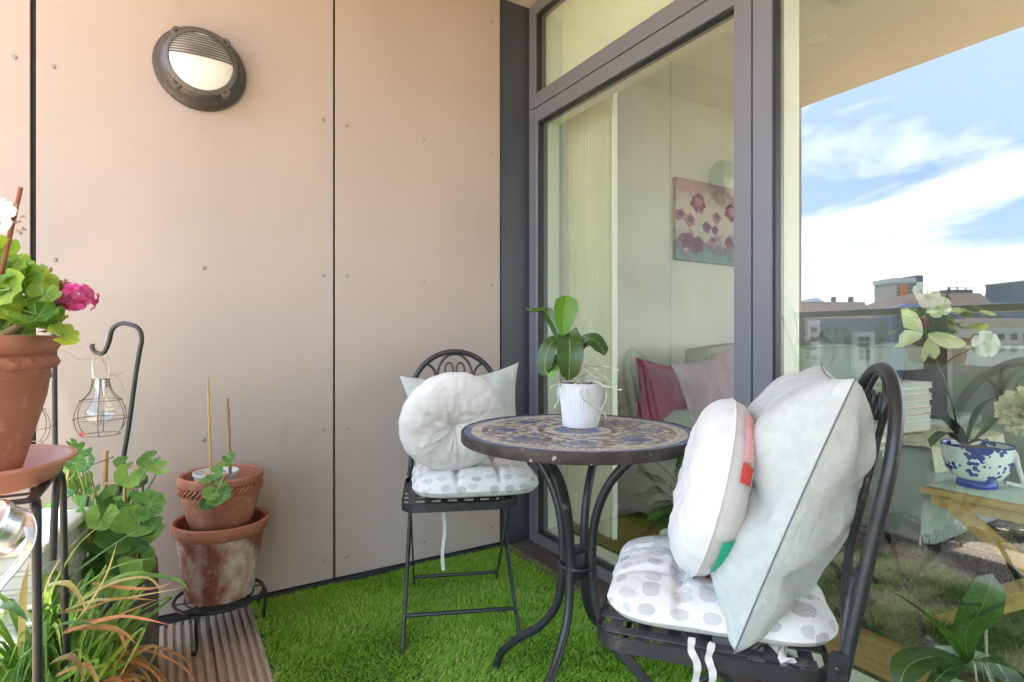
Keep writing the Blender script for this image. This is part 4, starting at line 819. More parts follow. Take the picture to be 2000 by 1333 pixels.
rc2 = round_cushion('round white cushion with red and green patches, seen edge on, near chair', (-0.547, -1.476, 0.668), rotz_x(math.radians(35.2+8), .24), .172, .056, M_['cotton'], 6, tuft=True, patches=[('green_patch','teal',198,226,.78,.985), ('red_patch','red',150,162,.84,.98), ('pink_patch','rose',112,149,.90,.985), ('red_patch','red',243,258,.84,.98)])

# ---------------------------------------------------------------- nested terracotta pots on the little stand
SX, SY = -1.302, -0.150
st = thing('plant_stand', 'low round black iron plant stand under the whitened terracotta pot', 'plant stand', (SX, SY, 0))
g = MB(); ring = lambda r, z, n=48: [(r*math.cos(2*PI*i/n), r*math.sin(2*PI*i/n), z) for i in range(n)]
g.tube(ring(.130, .118), .0055, 8, closed=True); g.tube(ring(.10, .118), .003, 6, closed=True); g.tube(ring(.035, .118), .003, 6, closed=True)
for k in range(8):
    a = k*PI/4; g.tube(cat([(.035*math.cos(a), .035*math.sin(a), .118), (.07*math.cos(a+.25), .07*math.sin(a+.25), .118), (.13*math.cos(a+.05), .13*math.sin(a+.05), .118)], 5), .003, 6)
g.build('top', M_['iron'], st)
for k in range(3):
    a = math.radians(-122+120*k); g = MB(); g.tube(cat([(r*math.cos(a), r*math.sin(a), z) for r, z in ((.128,.118),(.136,.10),(.135,.06),(.131,.02),(.137,.006),(.148,.006),(.150,.016))], 6), .0055, 8); g.build('leg', M_['iron'], st)
bp = thing('terracotta_pot', 'tall terracotta pot whitened with lime, standing on the low iron stand', 'flower pot', (SX, SY, 0.1225)); bp.rotation_euler = (0, .02, 0)
g = MB(); g.lathe([(0.092,0),(0.098,0.003),(0.103,0.03),(0.124,0.17),(0.129,0.205)], 64, caps=False); g.lathe([(0.001,0.001),(0.092,0.001)], 32, caps=False); g.build('body', M_['terra2'], bp)
g = MB(); g.lathe([(0.129,0.203),(0.139,0.212),(0.144,0.232),(0.143,0.243),(0.137,0.246),(0.130,0.240),(0.121,0.16),(0.10,0.02),(0.001,0.015)], 64, caps=False); g.build('rim', M_['terra'], bp)
up = thing('terracotta_pot', 'rope-rimmed terracotta pot nested in the whitened pot', 'flower pot', (SX+.004, SY-.004, 0.335))
g = MB(); g.lathe([(0.001,0.001),(0.078,0.0),(0.085,0.006),(0.100,0.05),(0.111,0.10),(0.114,0.120),(0.113,0.124),(0.117,0.128),(0.117,0.150)], 64, caps=False); g.build('body', M_['terra'], up)
g = MB(); g.lathe([(0.117,0.148),(0.122,0.152),(0.126,0.163),(0.125,0.176),(0.119,0.182),(0.110,0.178),(0.106,0.15),(0.09,0.10),(0.001,0.095)], 64, caps=False); g.build('rim', M_['terra'], up)
g = MB()
for k in range(44):
    a = 2*PI*k/44; g.tube(cat([(.1175*math.cos(a), .1175*math.sin(a), .127), (.1215*math.cos(a+.10), .1215*math.sin(a+.10), .138), (.1185*math.cos(a+.20), .1185*math.sin(a+.20), .149)], 3), .0042, 6)
g.build('rope_moulding', M_['terra'], up)
ip = thing('inner_pot', 'small white ridged plastic pot with a trailing cutting inside the rope-rimmed pot', 'potted plant', (SX-.012, SY-.012, 0.434))
g = MB(); g.lathe([(0.045,0.0),(0.050,0.01)]+[(0.052+.010*k/8+.0012*(k % 2), 0.02+.058*k/8) for k in range(9)]+[(0.067,0.082),(0.067,0.090),(0.062,0.090),(0.056,0.07),(0.001,0.068)], 48); g.build('pot', M_['plastic'], ip)
def fan(g, c, nrm, up_, r, lobes=7, n=28, cupf=.25, ruf=.10, open_=5.5):
    """rounded, pleated mallow / geranium leaf"""
    nrm = Vector(nrm).normalized(); t = Vector(up_); t = (t-nrm*t.dot(nrm)).normalized(); s = nrm.cross(t); vs = [c-nrm*r*.12]; nr = 4
    for i in range(1, nr+1):
        q = i/nr
        for k in range(n+1):
            a = -open_/2+open_*k/n; lob = abs(math.cos(a*lobes/open_*PI*1.0)); sc2 = 1-.075*(1-lob)*q+.022*math.sin(a*37)*(q > .9)
            rr = r*q*sc2; h = r*(-.12*(1-q)+cupf*q*q*.5+ruf*(lob-.5)*q*.8)
            vs.append(c+(t*math.cos(a)+s*math.sin(a))*rr+nrm*h)
    n1 = n+1; fs = [(0, 1+k, 2+k) for k in range(n)]+[(1+(i-1)*n1+k, 1+i*n1+k, 2+i*n1+k, 2+(i-1)*n1+k) for i in range(1, nr) for k in range(n)]
    g.add(vs, fs); g.mi = 1
    for m_ in range(-(lobes//2), lobes//2+1):
        a = m_*open_/lobes; d = t*math.cos(a)+s*math.sin(a); e = t*-math.sin(a)+s*math.cos(a); pv = []
        for q in (.08, .35, .6, .86):
            hgt = r*(-.12*(1-q)+cupf*q*q*.5+ruf*.5*q*.8)+.0006; wv_ = .0008*(1.15-q)+.0001
            pv += [c+d*r*q-e*wv_+nrm*hgt, c+d*r*q+e*wv_+nrm*hgt]
        g.add(pv, [(2*i, 2*i+1, 2*i+3, 2*i+2) for i in range(3)])
    g.mi = 0
g = MB(); hk = MB(); c0 = Vector((.0,.0,.07))
for px, py, r, dd in ((428,950,.022,1.70),(412,965,.026,1.66),(405,985,.022,1.66),(424,975,.03,1.67),(436,968,.022,1.66),(445,955,.015,1.68),(438,905,.022,1.74),(447,893,.018,1.74),(420,925,.026,1.72),(402,940,.018,1.70)):
    c = W(px, py, dd)-ip.location; fan(g, c, (random.uniform(-.4,.1), random.uniform(-.9,-.3), .7), (random.uniform(-1,1), 0, random.uniform(-1,0)), r, lobes=5, n=18)
g.build('leaves', [M_['mallow'], M_['vein']], ip, ang=0)
hk.tube(cat([c0, W(440,920,1.74)-ip.location, W(432,945,1.70)-ip.location, W(425,972,1.675)-ip.location]), .002, 6); hk.tube(cat([c0, W(430,905,1.74)-ip.location, W(445,895,1.74)-ip.location]), .002, 6); hk.build('stems', M_['wood_stem'], ip)
for (a, b, m, r, lab) in (((412,925,1.80),(406,741,1.80),'bamboo',.0038,'thin yellow bamboo cane, left one in the nested pots'), ((449,925,1.78),(444,779,1.78),'cane',.0055,'thicker pale cane, right one in the nested pots')):
    p, q = W(*a), W(*b); t = thing('garden_cane', lab, 'cane', p)
    g = MB(); L_ = q-p; n = 24; g.tube([L_*(i/n)+Vector((.0008*math.sin(i*1.1), 0, 0)) for i in range(n+1)], [r*(1.25 if i in (6, 13, 20) else 1)*(1-.12*i/n) for i in range(n+1)], 8); g.build('stick', M_[m], t)

# ---------------------------------------------------------------- tall stone coloured pot with mallow
PX, PY = -1.590, -0.319
mp_ = thing('potted_mallow', 'leafy mallow in a tall grey brown cylindrical pot by the cladding', 'potted plant', (PX, PY, 0))
g = MB(); g.lathe([(0.001,0.0),(0.085,0.0),(0.104,0.008),(0.116,0.03),(0.122,0.07),(0.122,0.29),(0.119,0.325),(0.111,0.343),(0.103,0.346),(0.099,0.338),(0.098,0.29),(0.001,0.285)], 64, caps=False); g.build('pot', M_['stonepot'], mp_)
g = MB(); hk = MB()
rs = random.Random(5)
ml = [(205,1085,.05),(180,1060,.04),(235,1130,.05),(160,1100,.04),(265,1020,.045),(225,975,.04),(148,905,.02),(135,925,.025),(250,1085,.045),(152,935,.033),(232,1000,.048),(228,1050,.045),(270,1080,.0),(252,1100,.058),(212,1100,.050),(285,1045,.042),(290,985,.036),(252,930,.034),(215,975,.030),(196,1060,.040),(245,1025,.03),(300,960,.0),(295,895,.020),(310,915,.026),(282,905,.020),(268,938,.024),(230,885,.0),(240,905,.022),(200,1010,.034),(170,1010,.028),(160,880,.020),(168,905,.024),(150,895,.018),(140,865,.012),(127,905,.02),(120,925,.02),(190,1105,.035),(300,1030,.030),(130,955,.026),(108,985,.02),(155,990,.03),(118,890,.014),(178,955,.020),(262,985,.034),(215,1035,.03),(240,965,.022),(180,1035,.022)]
for px, py, r in ml:
    if not r: continue
    dd = 1.44+rs.uniform(-.06, .08)-(0.04 if py > 1000 else 0); 
    if px < 180: dd -= .02
    c = W(px, py, dd)-mp_.location; fan(g, c, (rs.uniform(-.5,.4), rs.uniform(-1,-.35), rs.uniform(.35,1)), (rs.uniform(-1,1), -.2, rs.uniform(-1,.4)), r*1.05)
    base = Vector((rs.uniform(-.04,.04), rs.uniform(-.04,.04), .29)); mid = base.lerp(c, .55)+Vector((0,.02,.03)); hk.tube(cat([base, mid, c+Vector((0,.004,-.004))], 5), .0021, 6)
g.build('leaves', [M_['mallow'], M_['vein']], mp_, ang=0); hk.build('stems', M_['stem'], mp_)
g = MB()
for q in ([(262,1100,1.45),(275,1040,1.44),(300,985,1.44)], [(200,945,1.47),(235,945,1.45),(262,960,1.45)], [(225,925,1.47),(262,910,1.46),(272,918,1.45)]): g.tube(cat(LW(q)), .003, 6)
o = g
for v in range(len(o.v)): o.v[v] = tuple(Vector(o.v[v])-mp_.location)
o.build('dry_stems', M_['cane'], mp_)
g = MB()
for a, b, r in (((205,960,1.52),(207,881,1.52),.006),((175,1100,1.42),(182,965,1.42),.0032),((128,960,1.45),(136,905,1.45),.0035),((242,1100,1.46),(244,930,1.46),.004),((172,1050,1.40),(160,1120,1.40),.0025)):
    g = MB(); g.tube([W(*a)-mp_.location, W(*b)-mp_.location], r, 8); g.build('bamboo_cane', M_['bamboo'], mp_)
g = MB()
for a, b, r in (((272,1095,1.42),(280,940,1.42),.0026),((120,930,1.47),(222,893,1.47),.0016),((172,970,1.41),(150,1090,1.41),.003)):
    g = MB(); g.tube([W(*a)-mp_.location, W(*b)-mp_.location], r, 6); g.build('dark_rod', M_['iron'], mp_)
pass
g = MB(); c = W(160, 849, 1.42)-mp_.location
for k in range(7): a = k*.9; g.ribbon([c, c+Vector((math.cos(a)*.006, -.002, math.sin(a)*.006))], [.002,.003], (0,-1,0), n=2)
g.build('red_bud', M_['red'], mp_, ang=0)

# ---------------------------------------------------------------- shepherd's hooks and wire lanterns
def hook(label, pts, d, r=.0058):
    q = LW([(x, y, d) for x, y in pts]); t = thing('shepherd_hook', label, 'hook', q[0], 0, "shepherd's hooks carrying wire lanterns")
    g = MB(); g.tube([p-t.location for p in cat(q, 8)], r, 10); g.build('rod', M_['iron'], t); return t
hook("black iron shepherd's hook rising from the mallow pot, holding the bulb lantern", [(228,1100),(238,925),(252,830),(264,740),(272,690),(277,660),(268,640),(240,632),(220,643),(213,668),(203,689),(190,690),(181,682),(181,672)], 1.50)
hook("black iron shepherd's hook standing straight behind the geranium", [(110,1180),(108,900),(107,760),(106,668),(102,640),(88,625),(66,630),(58,655),(55,690),(47,702),(38,698),(34,688)], 1.50)
def lantern():
    t = thing('wire_lantern', 'bulb-shaped wire cage lantern hanging from the right hand hook, fully visible', 'lantern', (0,0,0), 0.3, 'wire lanterns shaped like light bulbs')
    pr = [(.020,.0),(.0215,-.012),(.028,-.035),(.048,-.058),(.060,-.085),(.0615,-.105),(.056,-.13),(.043,-.148)]
    g = MB()
    for k in range(6):
        a = k*PI/3; g.tube(cat([(x*math.cos(a), x*math.sin(a), z) for x, z in pr], 5), .0011, 6)
    for x, z in ((.0205,0),(.047,-.056),(.0605,-.105),(.043,-.148)): g.tube(ring(x, z, 36), .0011, 6, closed=True)
    g.build('cage', M_['rust'], t)
    g = MB(); g.lathe([(.001,.002),(.016,.002),(.0165,-.024),(.001,-.024)], 20, caps=False); g.build('cap', M_['silver'], t)
    g = MB(); g.lathe([(.0125,-.024),(.014,-.045),(.022,-.062),(.033,-.082),(.035,-.098),(.028,-.114),(.012,-.124),(.001,-.126)], 28, caps=False)
    g.build('bulb', glass('bulb_glass', (.90,.92,.93), .10, .8), t)
    g = MB(); g.tube(cat([(.020,0,0),(.0225,0,.02),(.0225,0,.045),(.017,0,.062),(0,0,.070),(-.017,0,.062),(-.0225,0,.045),(-.0225,0,.02),(-.020,0,0)], 5), .0012, 6); g.build('bail', M_['silver'], t)
    return t
l1 = lantern(); l1.location = W(197, 740, 1.50); l1.location.z = W(197, 692, 1.50).z-.0665; l1.rotation_euler.z = YAW
l2 = copy_tree(l1); l2.location = W(44, 760, 1.50); l2.rotation_euler.z = YAW+.3
l2['label'] = 'bulb-shaped wire cage lantern half hidden behind the geranium pot'
g = MB()
for q in ([(148,668),(152,678),(165,674),(178,680),(188,672)], [(95,676),(130,688),(150,702),(172,702),(196,702),(212,716)], [(186,680),(198,700),(206,716),(212,742)], [(212,735),(226,736),(236,746),(243,766)], [(214,730),(230,733),(240,726)], [(215,740),(206,790),(230,800)]):
    c = [W(x, y, 1.49+.01*math.sin(x)) for x, y in q]; g.tube([p+Vector((noise.noise(p*90), noise.noise(p*70), noise.noise(p*80)))*.004 for p in cat(c, 8)], .0006, 5)
o = g.build('copper_wire', mat('copper_wire', (.35,.17,.10), rough=.4, metal=.6)); tag(o, 'thin copper fairy light wire tangled around the hook and lantern', 'wire')

# ---------------------------------------------------------------- geranium on the tall stand
GX, GY = -1.752, -0.945
ps = thing('plant_stand', 'tall square black iron plant stand carrying the geranium, at the left edge', 'plant stand', (GX, GY, 0))
zt = 0.700; hs = .128
g = MB()
for a, b in (((-hs,-hs),(hs,-hs)), ((hs,-hs),(hs,hs)), ((hs,hs),(-hs,hs)), ((-hs,hs),(-hs,-hs))): g.beam((a[0]+(0.0065 if a[1] == b[1] and a[0] < b[0] else 0), a[1], zt), (b[0], b[1], zt), .013, .006)
for y in (-.06, 0, .06): g.beam((-hs+.007, y, zt-.004), (hs-.007, y, zt-.004), .008, .003)
g.build('top_frame', M_['iron'], ps, smooth=False)
for sx_ in (-1, 1):
    for sy_ in (-1, 1):
        g = MB(); o_ = .010
        g.tube(cat([(sx_*hs*.98, sy_*(hs-.055), zt-.16), (sx_*(hs), sy_*(hs-.045), zt-.05), (sx_*(hs+.002), sy_*(hs-.026), zt-.010), (sx_*(hs+.004), sy_*(hs-.008), zt-.016), (sx_*(hs+.006), sy_*(hs), zt-.06), (sx_*(hs+.008), sy_*(hs+.004), zt-.30), (sx_*(hs+.008), sy_*(hs+.004), .20), (sx_*(hs+.012), sy_*(hs+.008), .0)], 6), .0062, 10); g.build('leg', M_['iron'], ps)
g = MB()
for z in (.22,):
    for a, b in (((-hs,-hs),(hs,-hs)), ((hs,-hs),(hs,hs)), ((hs,hs),(-hs,hs)), ((-hs,hs),(-hs,-hs))): g.tube([(a[0]*1.06, a[1]*1.03, z), (b[0]*1.06, b[1]*1.03, z)], .006, 8)
g.build('lower_rail', M_['iron'], ps)
sa = thing('saucer', 'dusty pink plastic saucer under the geranium pot', 'saucer', (GX+.012, GY+.01, zt+.0035))
g = MB(); g.lathe([(0.001,0),(0.118,0.0),(0.125,0.004),(0.150,0.036),(0.157,0.038),(0.157,0.043),(0.150,0.043),(0.120,0.008),(0.001,0.006)], 64, caps=False); g.build('dish', M_['saucer'], sa)
gp = thing('potted_geranium', 'pink geranium in a terracotta pot with rope band on the tall stand', 'potted plant', (GX+.012, GY+.01, zt+.0100))
g = MB(); g.lathe([(0.001,0),(0.072,0.0),(0.078,0.004),(0.098,0.08),(0.114,0.14),(0.118,0.170),(0.122,0.174),(0.120,0.178),(0.119,0.190)], 72, caps=False); g.build('body', M_['terra'], gp)
def twist(q, a, r, z, i): k = 1+.018*math.sin(a*26+z*180) if .19 < z < .212 else 1; return Vector((q.x*k, q.y*k, q.z))
g = MB(); g.lathe([(0.119,0.188),(0.128,0.193),(0.131,0.200),(0.128,0.208),(0.121,0.213)], 208, wob=twist, caps=False); g.build('rope_band', M_['terra'], gp)
g = MB(); g.lathe([(0.121,0.212),(0.127,0.218),(0.133,0.228),(0.136,0.238),(0.133,0.245),(0.124,0.246),(0.118,0.236),(0.112,0.20),(0.001,0.195)], 72, caps=False); g.build('rim', M_['terra'], gp)
g = MB(); g.lathe([(0.001,0.225),(0.115,0.218)], 32, caps=False); g.build('soil', M_['soil'], gp)
g = MB(); hk = MB(); rs = random.Random(21); O = Vector(gp.location)
def gl(px, py, dd, r, nrm=None):
    c = W(px, py, dd)-O; fan(g, c, nrm or (rs.uniform(-.6,.5), rs.uniform(-1,-.3), rs.uniform(.1,1)), (rs.uniform(.2,1), 0, rs.uniform(-.6,.6)), r*.88, ruf=.28, cupf=.35)
    a = rs.uniform(0, 6.28); base = Vector((.05*math.cos(a), .05*math.sin(a), .225+rs.uniform(0,.05))); hk.tube(cat([base, base.lerp(c, .6)+Vector((0,0,.015)), c], 4), .0019, 6)
for p in ((15,535,.92,.036),(45,545,.93,.034),(70,555,.95,.036),(95,580,.98,.034),(20,565,.90,.038),(55,580,.93,.036),(85,610,.95,.038),(100,600,1.0,.03),(70,615,.90,.036),(122,655,.92,.027),(30,525,.98,.034),(-10,545,.92,.04),(110,570,1.0,.024),(80,565,1.02,.03),(60,640,.98,.024),(20,640,1.0,.022),(-5,590,.9,.04),(100,640,1.0,.024),(45,605,1.0,.03),(5,610,1.02,.035),(60,530,1.0,.03),(35,560,1.05,.035),(-30,560,.95,.04),(-30,610,.93,.04),(115,590,.98,.026),(0,640,.93,.028),(40,655,.93,.022),(85,575,.91,.026)): gl(*p)
for k in range(34):
    a = rs.uniform(0, 6.28); r = rs.uniform(.03,.20); z = rs.uniform(.27,.40); c = Vector((r*math.cos(a)-.05, r*math.sin(a), z)); fan(g, c, (rs.uniform(-.6,.6), rs.uniform(-.8,.6), 1), (math.cos(a), math.sin(a), 0), rs.uniform(.024,.036), ruf=.16)
g.build('leaves', [M_['geranium'], M_['vein']], gp, ang=0); hk.build('leaf_stalks', M_['stem'], gp)
g = MB()
for q, r in (([(0,655,.93),(25,645,.92),(40,630,.92),(52,605,.93)],.0065), ([(20,655,.95),(18,625,.94),(10,590,.94),(8,570,.94)],.005), ([(30,630,.95),(28,600,.95),(32,560,.96),(30,540,.96)],.005), ([(60,665,1.0),(45,640,.98),(30,620,.96)],.004), ([(-20,650,.95),(0,600,.95),(5,570,.95)],.005)):
    C_ = [Vector(p)-O for p in cat(LW(q), 6)]; g.tube([c+Vector((noise.noise(c*50), 0, noise.noise(c*50+Vector((3,3,3)))))*.003 for c in C_], [r*(1-.3*i/len(C_)) for i in range(len(C_))], 8)
g.build('woody_stems', M_['wood_stem'], gp)
g = MB(); g.tube([p-O for p in cat(LW([(60,600,.95),(90,592,.97),(115,585,.99),(140,582,1.0)]))], .002, 6); g.build('flower_stalk', M_['stem'], gp)
g = MB(); hc = W(143, 580, 1.0)-O
for k in range(13):
    z = 1-2*(k+.5)/13; a = k*2.4; rr = math.sqrt(1-z*z); dv_ = Vector((rr*math.cos(a), rr*math.sin(a), z)); c = hc+Vector((dv_.x*.030, dv_.y*.024, dv_.z*.020))*rs.uniform(.75,1.1); u = dv_.orthogonal().normalized(); v = dv_.cross(u)
    for j in range(5):
        b = 2*PI*j/5+k; e = u*math.cos(b)+v*math.sin(b); g.ribbon([c, c+e*.008+dv_*.004, c+e*.0165+dv_*.001], [.004,.014,.008], dv_, n=3, fold=.2, cross=3)
g.build('flower_head', M_['pink'], gp, ang=0)
g = MB()
for px, py in ((86,528),(99,527),(118,552),(128,550)): g.ball(W(px,py,.99)-O, .003, 6, (1,1,1.7)); g.tube([W(px,py,.99)-O, W(92,545,.98)-O], .0008, 4)
g.build('buds', M_['cane'], gp)
p, q = W(-12, 600, .93), W(40, 366, .90); t = thing('garden_cane', 'reddish brown cane leaning in the geranium pot, top left', 'cane', p); g = MB(); g.tube([Vector(), q-p], .0036, 10); g.build('stick', M_['redcane'], t)
fo = thing('dried_flower', 'cream and brown dried flower clipped to the reddish cane', 'flower', W(14, 425, .905))
flower(fo, Vector((-.012,0,.0)), (-.5,-.8,.2), .032, 'whitepetal', petals=5); 
g = MB(); 
for k in range(16): c = Vector((rs.uniform(-.02,.026), -.012, rs.uniform(-.03,.02))); g.ribbon([c, c+Vector((rs.uniform(-.01,.012), -.003, rs.uniform(-.012,.008)))], [.001,.006], (0,-1,0), n=2)
g.build('brown_flecks', M_['cane'], fo, ang=0)
g = MB(); g.tube([Vector(), W(30,412,.9)-fo.location+Vector((0,0,-.005))], .001, 5); g.build('clip', M_['cane'], fo)

# ---------------------------------------------------------------- white box, tin with band, day lily
bx_ = thing('storage_box', 'white ribbed plastic box behind the iron stand at the left', 'box', (-1.83, -0.52, 0), math.radians(-12))
g = MB(); g.rbox((-.19,-.13,.012),(.19,.13,.50),.012,3)
for k in range(12): z = .06+k*.036; g.rbox((-.193,-.1335,z),(.193,.1335,z+.014),.004,1)
g.build('body', M_['plastic'], bx_)
g = MB(); g.rbox((-.202,-.142,.501),(.202,.142,.528),.010,3); g.build('lid', mat('white_lid', (.80,.80,.77), rough=.4), bx_)
tn = thing('metal_lantern', 'silver metal lantern drum with a curved strap at the left edge', 'lantern', W(-12, 1030, .78))
R2 = Matrix.Rotation(-1.05, 4, 'Y') @ Matrix.Rotation(.5, 4, 'X')
Mx = Matrix(((Rt.x, Fw.x, 0, 0), (Rt.y, Fw.y, 0, 0), (0, 0, 1, 0), (0, 0, 0, 1)))
fd = (-Fw*.72-Rt*.35+Vector((0,0,.6))).normalized(); Mq = fd.to_track_quat('Z', 'Y').to_matrix().to_4x4()
g = MB(); g.lathe([(.001,-.03),(.030,-.03),(.034,-.026),(.034,.002),(.0365,.004),(.0365,.010),(.0335,.012),(.0325,.006),(.001,.004)], 48, M=Mq, caps=False); g.build('drum', M_['silver'], tn)
g = MB(); q = [Vector(p)-tn.location for p in LW([(18,1008,.80),(38,1004,.80),(54,1016,.79),(62,1040,.78),(56,1070,.77),(36,1102,.76),(12,1130,.75),(-10,1158,.74)])]; g.ribbon(q, [.016]*8, fd, n=6, fold=0, cross=2, thick=.0015)
for s in (-1, 1):
    P = cat(q, 6); g.tube([P[i]+(P[min(i+1,len(P)-1)]-P[max(i-1,0)]).normalized().cross(fd).normalized()*.008*s for i in range(len(P))], .0012, 6)
g.build('strap', M_['silver'], tn, ang=0)
g = MB(); g.tube([Vector((0,0,-.02)), Vector((-.03,.02,-.25)), Vector((-.05,.03,-1.0))], .006, 8); g = g if False else None

LX, LY = -1.655, -0.735
dlp = thing('potted_day_lily', 'day lily with long arching green and orange dried blades at lower left', 'potted plant', (LX, LY, 0))
g = MB(); g.lathe([(0.001,0),(0.075,0.0),(0.10,0.20),(0.104,0.215),(0.098,0.215),(0.09,0.19),(0.001,0.185)], 40, caps=False); g.build('pot', mat('black_plastic', (.02,.02,.02), rough=.5), dlp)
rs = random.Random(9); gb = [MB(), MB(), MB()]
def blade(P, w0, mi, n=7):
    k = len(P); gb[mi].ribbon(P, [w0*.7]+[w0]*(k-3)+[w0*.6, .0008], (rs.uniform(-.4,.2), -.6, 1), n=n, fold=.35, cross=2, wave=.05)
O = Vector(dlp.location)
def pb(pts, w0, mi): blade([W(*p)-O for p in pts], w0, mi)
sd_ = 1.13
for pts, w0, mi in (([(70,1290,sd_),(150,1180,1.1),(240,1125,1.08),(300,1125,1.07),(350,1135,1.06),(368,1156,1.05)],.009,0), ([(60,1290,sd_),(130,1180,1.1),(220,1110,1.08),(320,1088,1.07)],.009,0), ([(60,1280,sd_),(120,1150,1.1),(200,1080,1.09),(285,1025,1.08)],.010,0),
    ([(60,1280,sd_),(100,1160,1.1),(150,1070,1.08),(202,1022,1.07)],.011,0), ([(50,1280,sd_),(90,1150,1.1),(120,1090,1.1),(175,1030,1.08)],.007,2), ([(110,1200,1.1),(180,1175,1.06),(240,1170,1.05),(360,1148,1.04)],.008,2), ([(110,1200,1.1),(170,1190,1.06),(230,1170,1.05),(305,1173,1.04)],.009,1),
    ([(90,1145,1.0),(130,1140,.98),(155,1165,.97),(170,1198,.96)],.010,2), ([(120,1240,1.08),(190,1215,1.04),(250,1205,1.03),(345,1224,1.02)],.010,1), ([(150,1215,1.08),(215,1210,1.05),(250,1195,1.05),(307,1172,1.05)],.010,1), ([(120,1230,1.1),(200,1225,1.05),(240,1235,1.03),(265,1257,1.02)],.009,1),
    ([(150,1230,1.1),(225,1230,1.04),(240,1250,1.03),(247,1274,1.02)],.009,1), ([(180,1140,1.1),(250,1150,1.06),(300,1150,1.05),(335,1139,1.05)],.008,1), ([(150,1180,1.08),(220,1140,1.06),(290,1130,1.05),(323,1170,1.05)],.008,2), ([(60,1300,1.08),(110,1230,1.0),(150,1216,.98),(193,1224,.97)],.010,0),
    ([(0,1185,.98),(20,1185,.96),(38,1195,.95),(55,1214,.94)],.016,0), ([(100,1295,1.0),(135,1283,.97),(155,1300,.96),(168,1340,.95)],.012,1), ([(110,1320,1.0),(165,1300,.97),(185,1320,.96),(195,1345,.95)],.010,1), ([(20,1340,.97),(40,1290,.95),(60,1270,.94),(85,1230,.93)],.012,0), ([(40,1280,1.05),(45,1180,1.02),(50,1130,1.01),(56,1098,1.0)],.012,2), ([(0,1080,1.1),(20,1075,1.05),(40,1055,1.02)],.010,2),
    ([(110,1250,1.08),(160,1200,1.04),(205,1130,1.03),(228,1062,1.02)],.008,2)): pb(pts, w0, mi)
for k in range(430):
    a = rs.uniform(0, 2*PI) if k % 3 else rs.uniform(-.9, 1.0)+YAW*0; r0 = rs.uniform(.0,.07); L_ = rs.uniform(.15,.29); dr_ = Vector((math.cos(a), math.sin(a), 0))
    b = Vector((r0*math.cos(a*3), r0*math.sin(a*3), .19)); lean = rs.uniform(.35, 1.0); hh = L_*math.sqrt(max(.05, 1-lean*lean*.7)); mi = 0
    if rs.random() < .22: mi = rs.choice([1,1,2]); hh *= .35
    droop = rs.uniform(.0,.14)*(1.6 if mi == 1 else 1)
    end = b+dr_*L_*lean+Vector((0,0,hh-droop)); 
    if (end+O).x < -2.0: end.x += .15
    if end.x > .05 and rs.random() < .55: continue
    if end.x > .04: end.x = .04+(end.x-.04)*.35; end.y -= .03
    blade([b, b+dr_*L_*lean*.3+Vector((0,0,hh*.55)), b+dr_*L_*lean*.7+Vector((0,0,hh*.95)), end], rs.uniform(.008,.014), mi, 5)
for k in range(40):
    a = rs.uniform(-1.6, .6); dr_ = Vector((math.cos(a), math.sin(a), 0)); L_ = rs.uniform(.12,.24); b = Vector((rs.uniform(-.05,.05), rs.uniform(-.05,.05), .20))
    blade([b, b+dr_*L_*.5+Vector((0,0,.05)), b+dr_*L_*.9+Vector((0,0,-.01)), b+dr_*L_+Vector((rs.uniform(-.03,.03),0,-rs.uniform(.06,.16)))], rs.uniform(.006,.011), 1, 5)
for g, m, nm in zip(gb, ('blade','dry','tan'), ('green_blades','dried_blades','yellowing_blades')): g.build(nm, M_[m], dlp, ang=0)

# ---------------------------------------------------------------- balustrade, soffit fittings
bal = thing('balustrade', 'glass balcony balustrade with a grey steel top rail, seen mirrored in the window', 'railing', (-2.05, -3.0, 0))
g = MB(); g.rbox((-.022,-3.4,1.085),(.022,2.985,1.125),.006,2); g.build('top_rail', M_['frame'], bal)
for k in range(5):
    y = 2.93-k*1.58; g = MB(); g.rbox((-.02,y-.02,0),(.02,y+.02,1.083),.003,1); g.build('post', M_['frame'], bal)
    if k < 4: g = MB(); g.box((-.005, y-1.54, .06), (.005, y-.04, 1.04)); g.build('glass_panel', M_['railglass'], bal, smooth=False)
dlt = thing('downlight', 'small round white downlight set in the balcony soffit', 'light', (-1.377, -0.552, 2.4995))
g = MB(); g.lathe([(.030,-.001),(.044,-.004),(.046,0)], 32, caps=False); g.build('trim_ring', M_['white_in'], dlt)
g = MB(); g.lathe([(.001,.0),(.030,-.0012)], 24, caps=False); g.build('lens', mat('dull_lens', (.5,.48,.44), rough=.3), dlt)
vt = thing('soffit_vent', 'small square vent plate on the balcony soffit', 'vent', (-1.17, -0.80, 2.4995)); g = MB(); g.rbox((-.05,-.05,-.006),(.05,.05,0),.002,1)
for k in range(6): g.box((-.04,-.042+k*.015,-.009),(.04,-.036+k*.015,-.006))
g.build('plate', mat('vent_paint', (.35,.33,.3), rough=.6), vt, smooth=False)

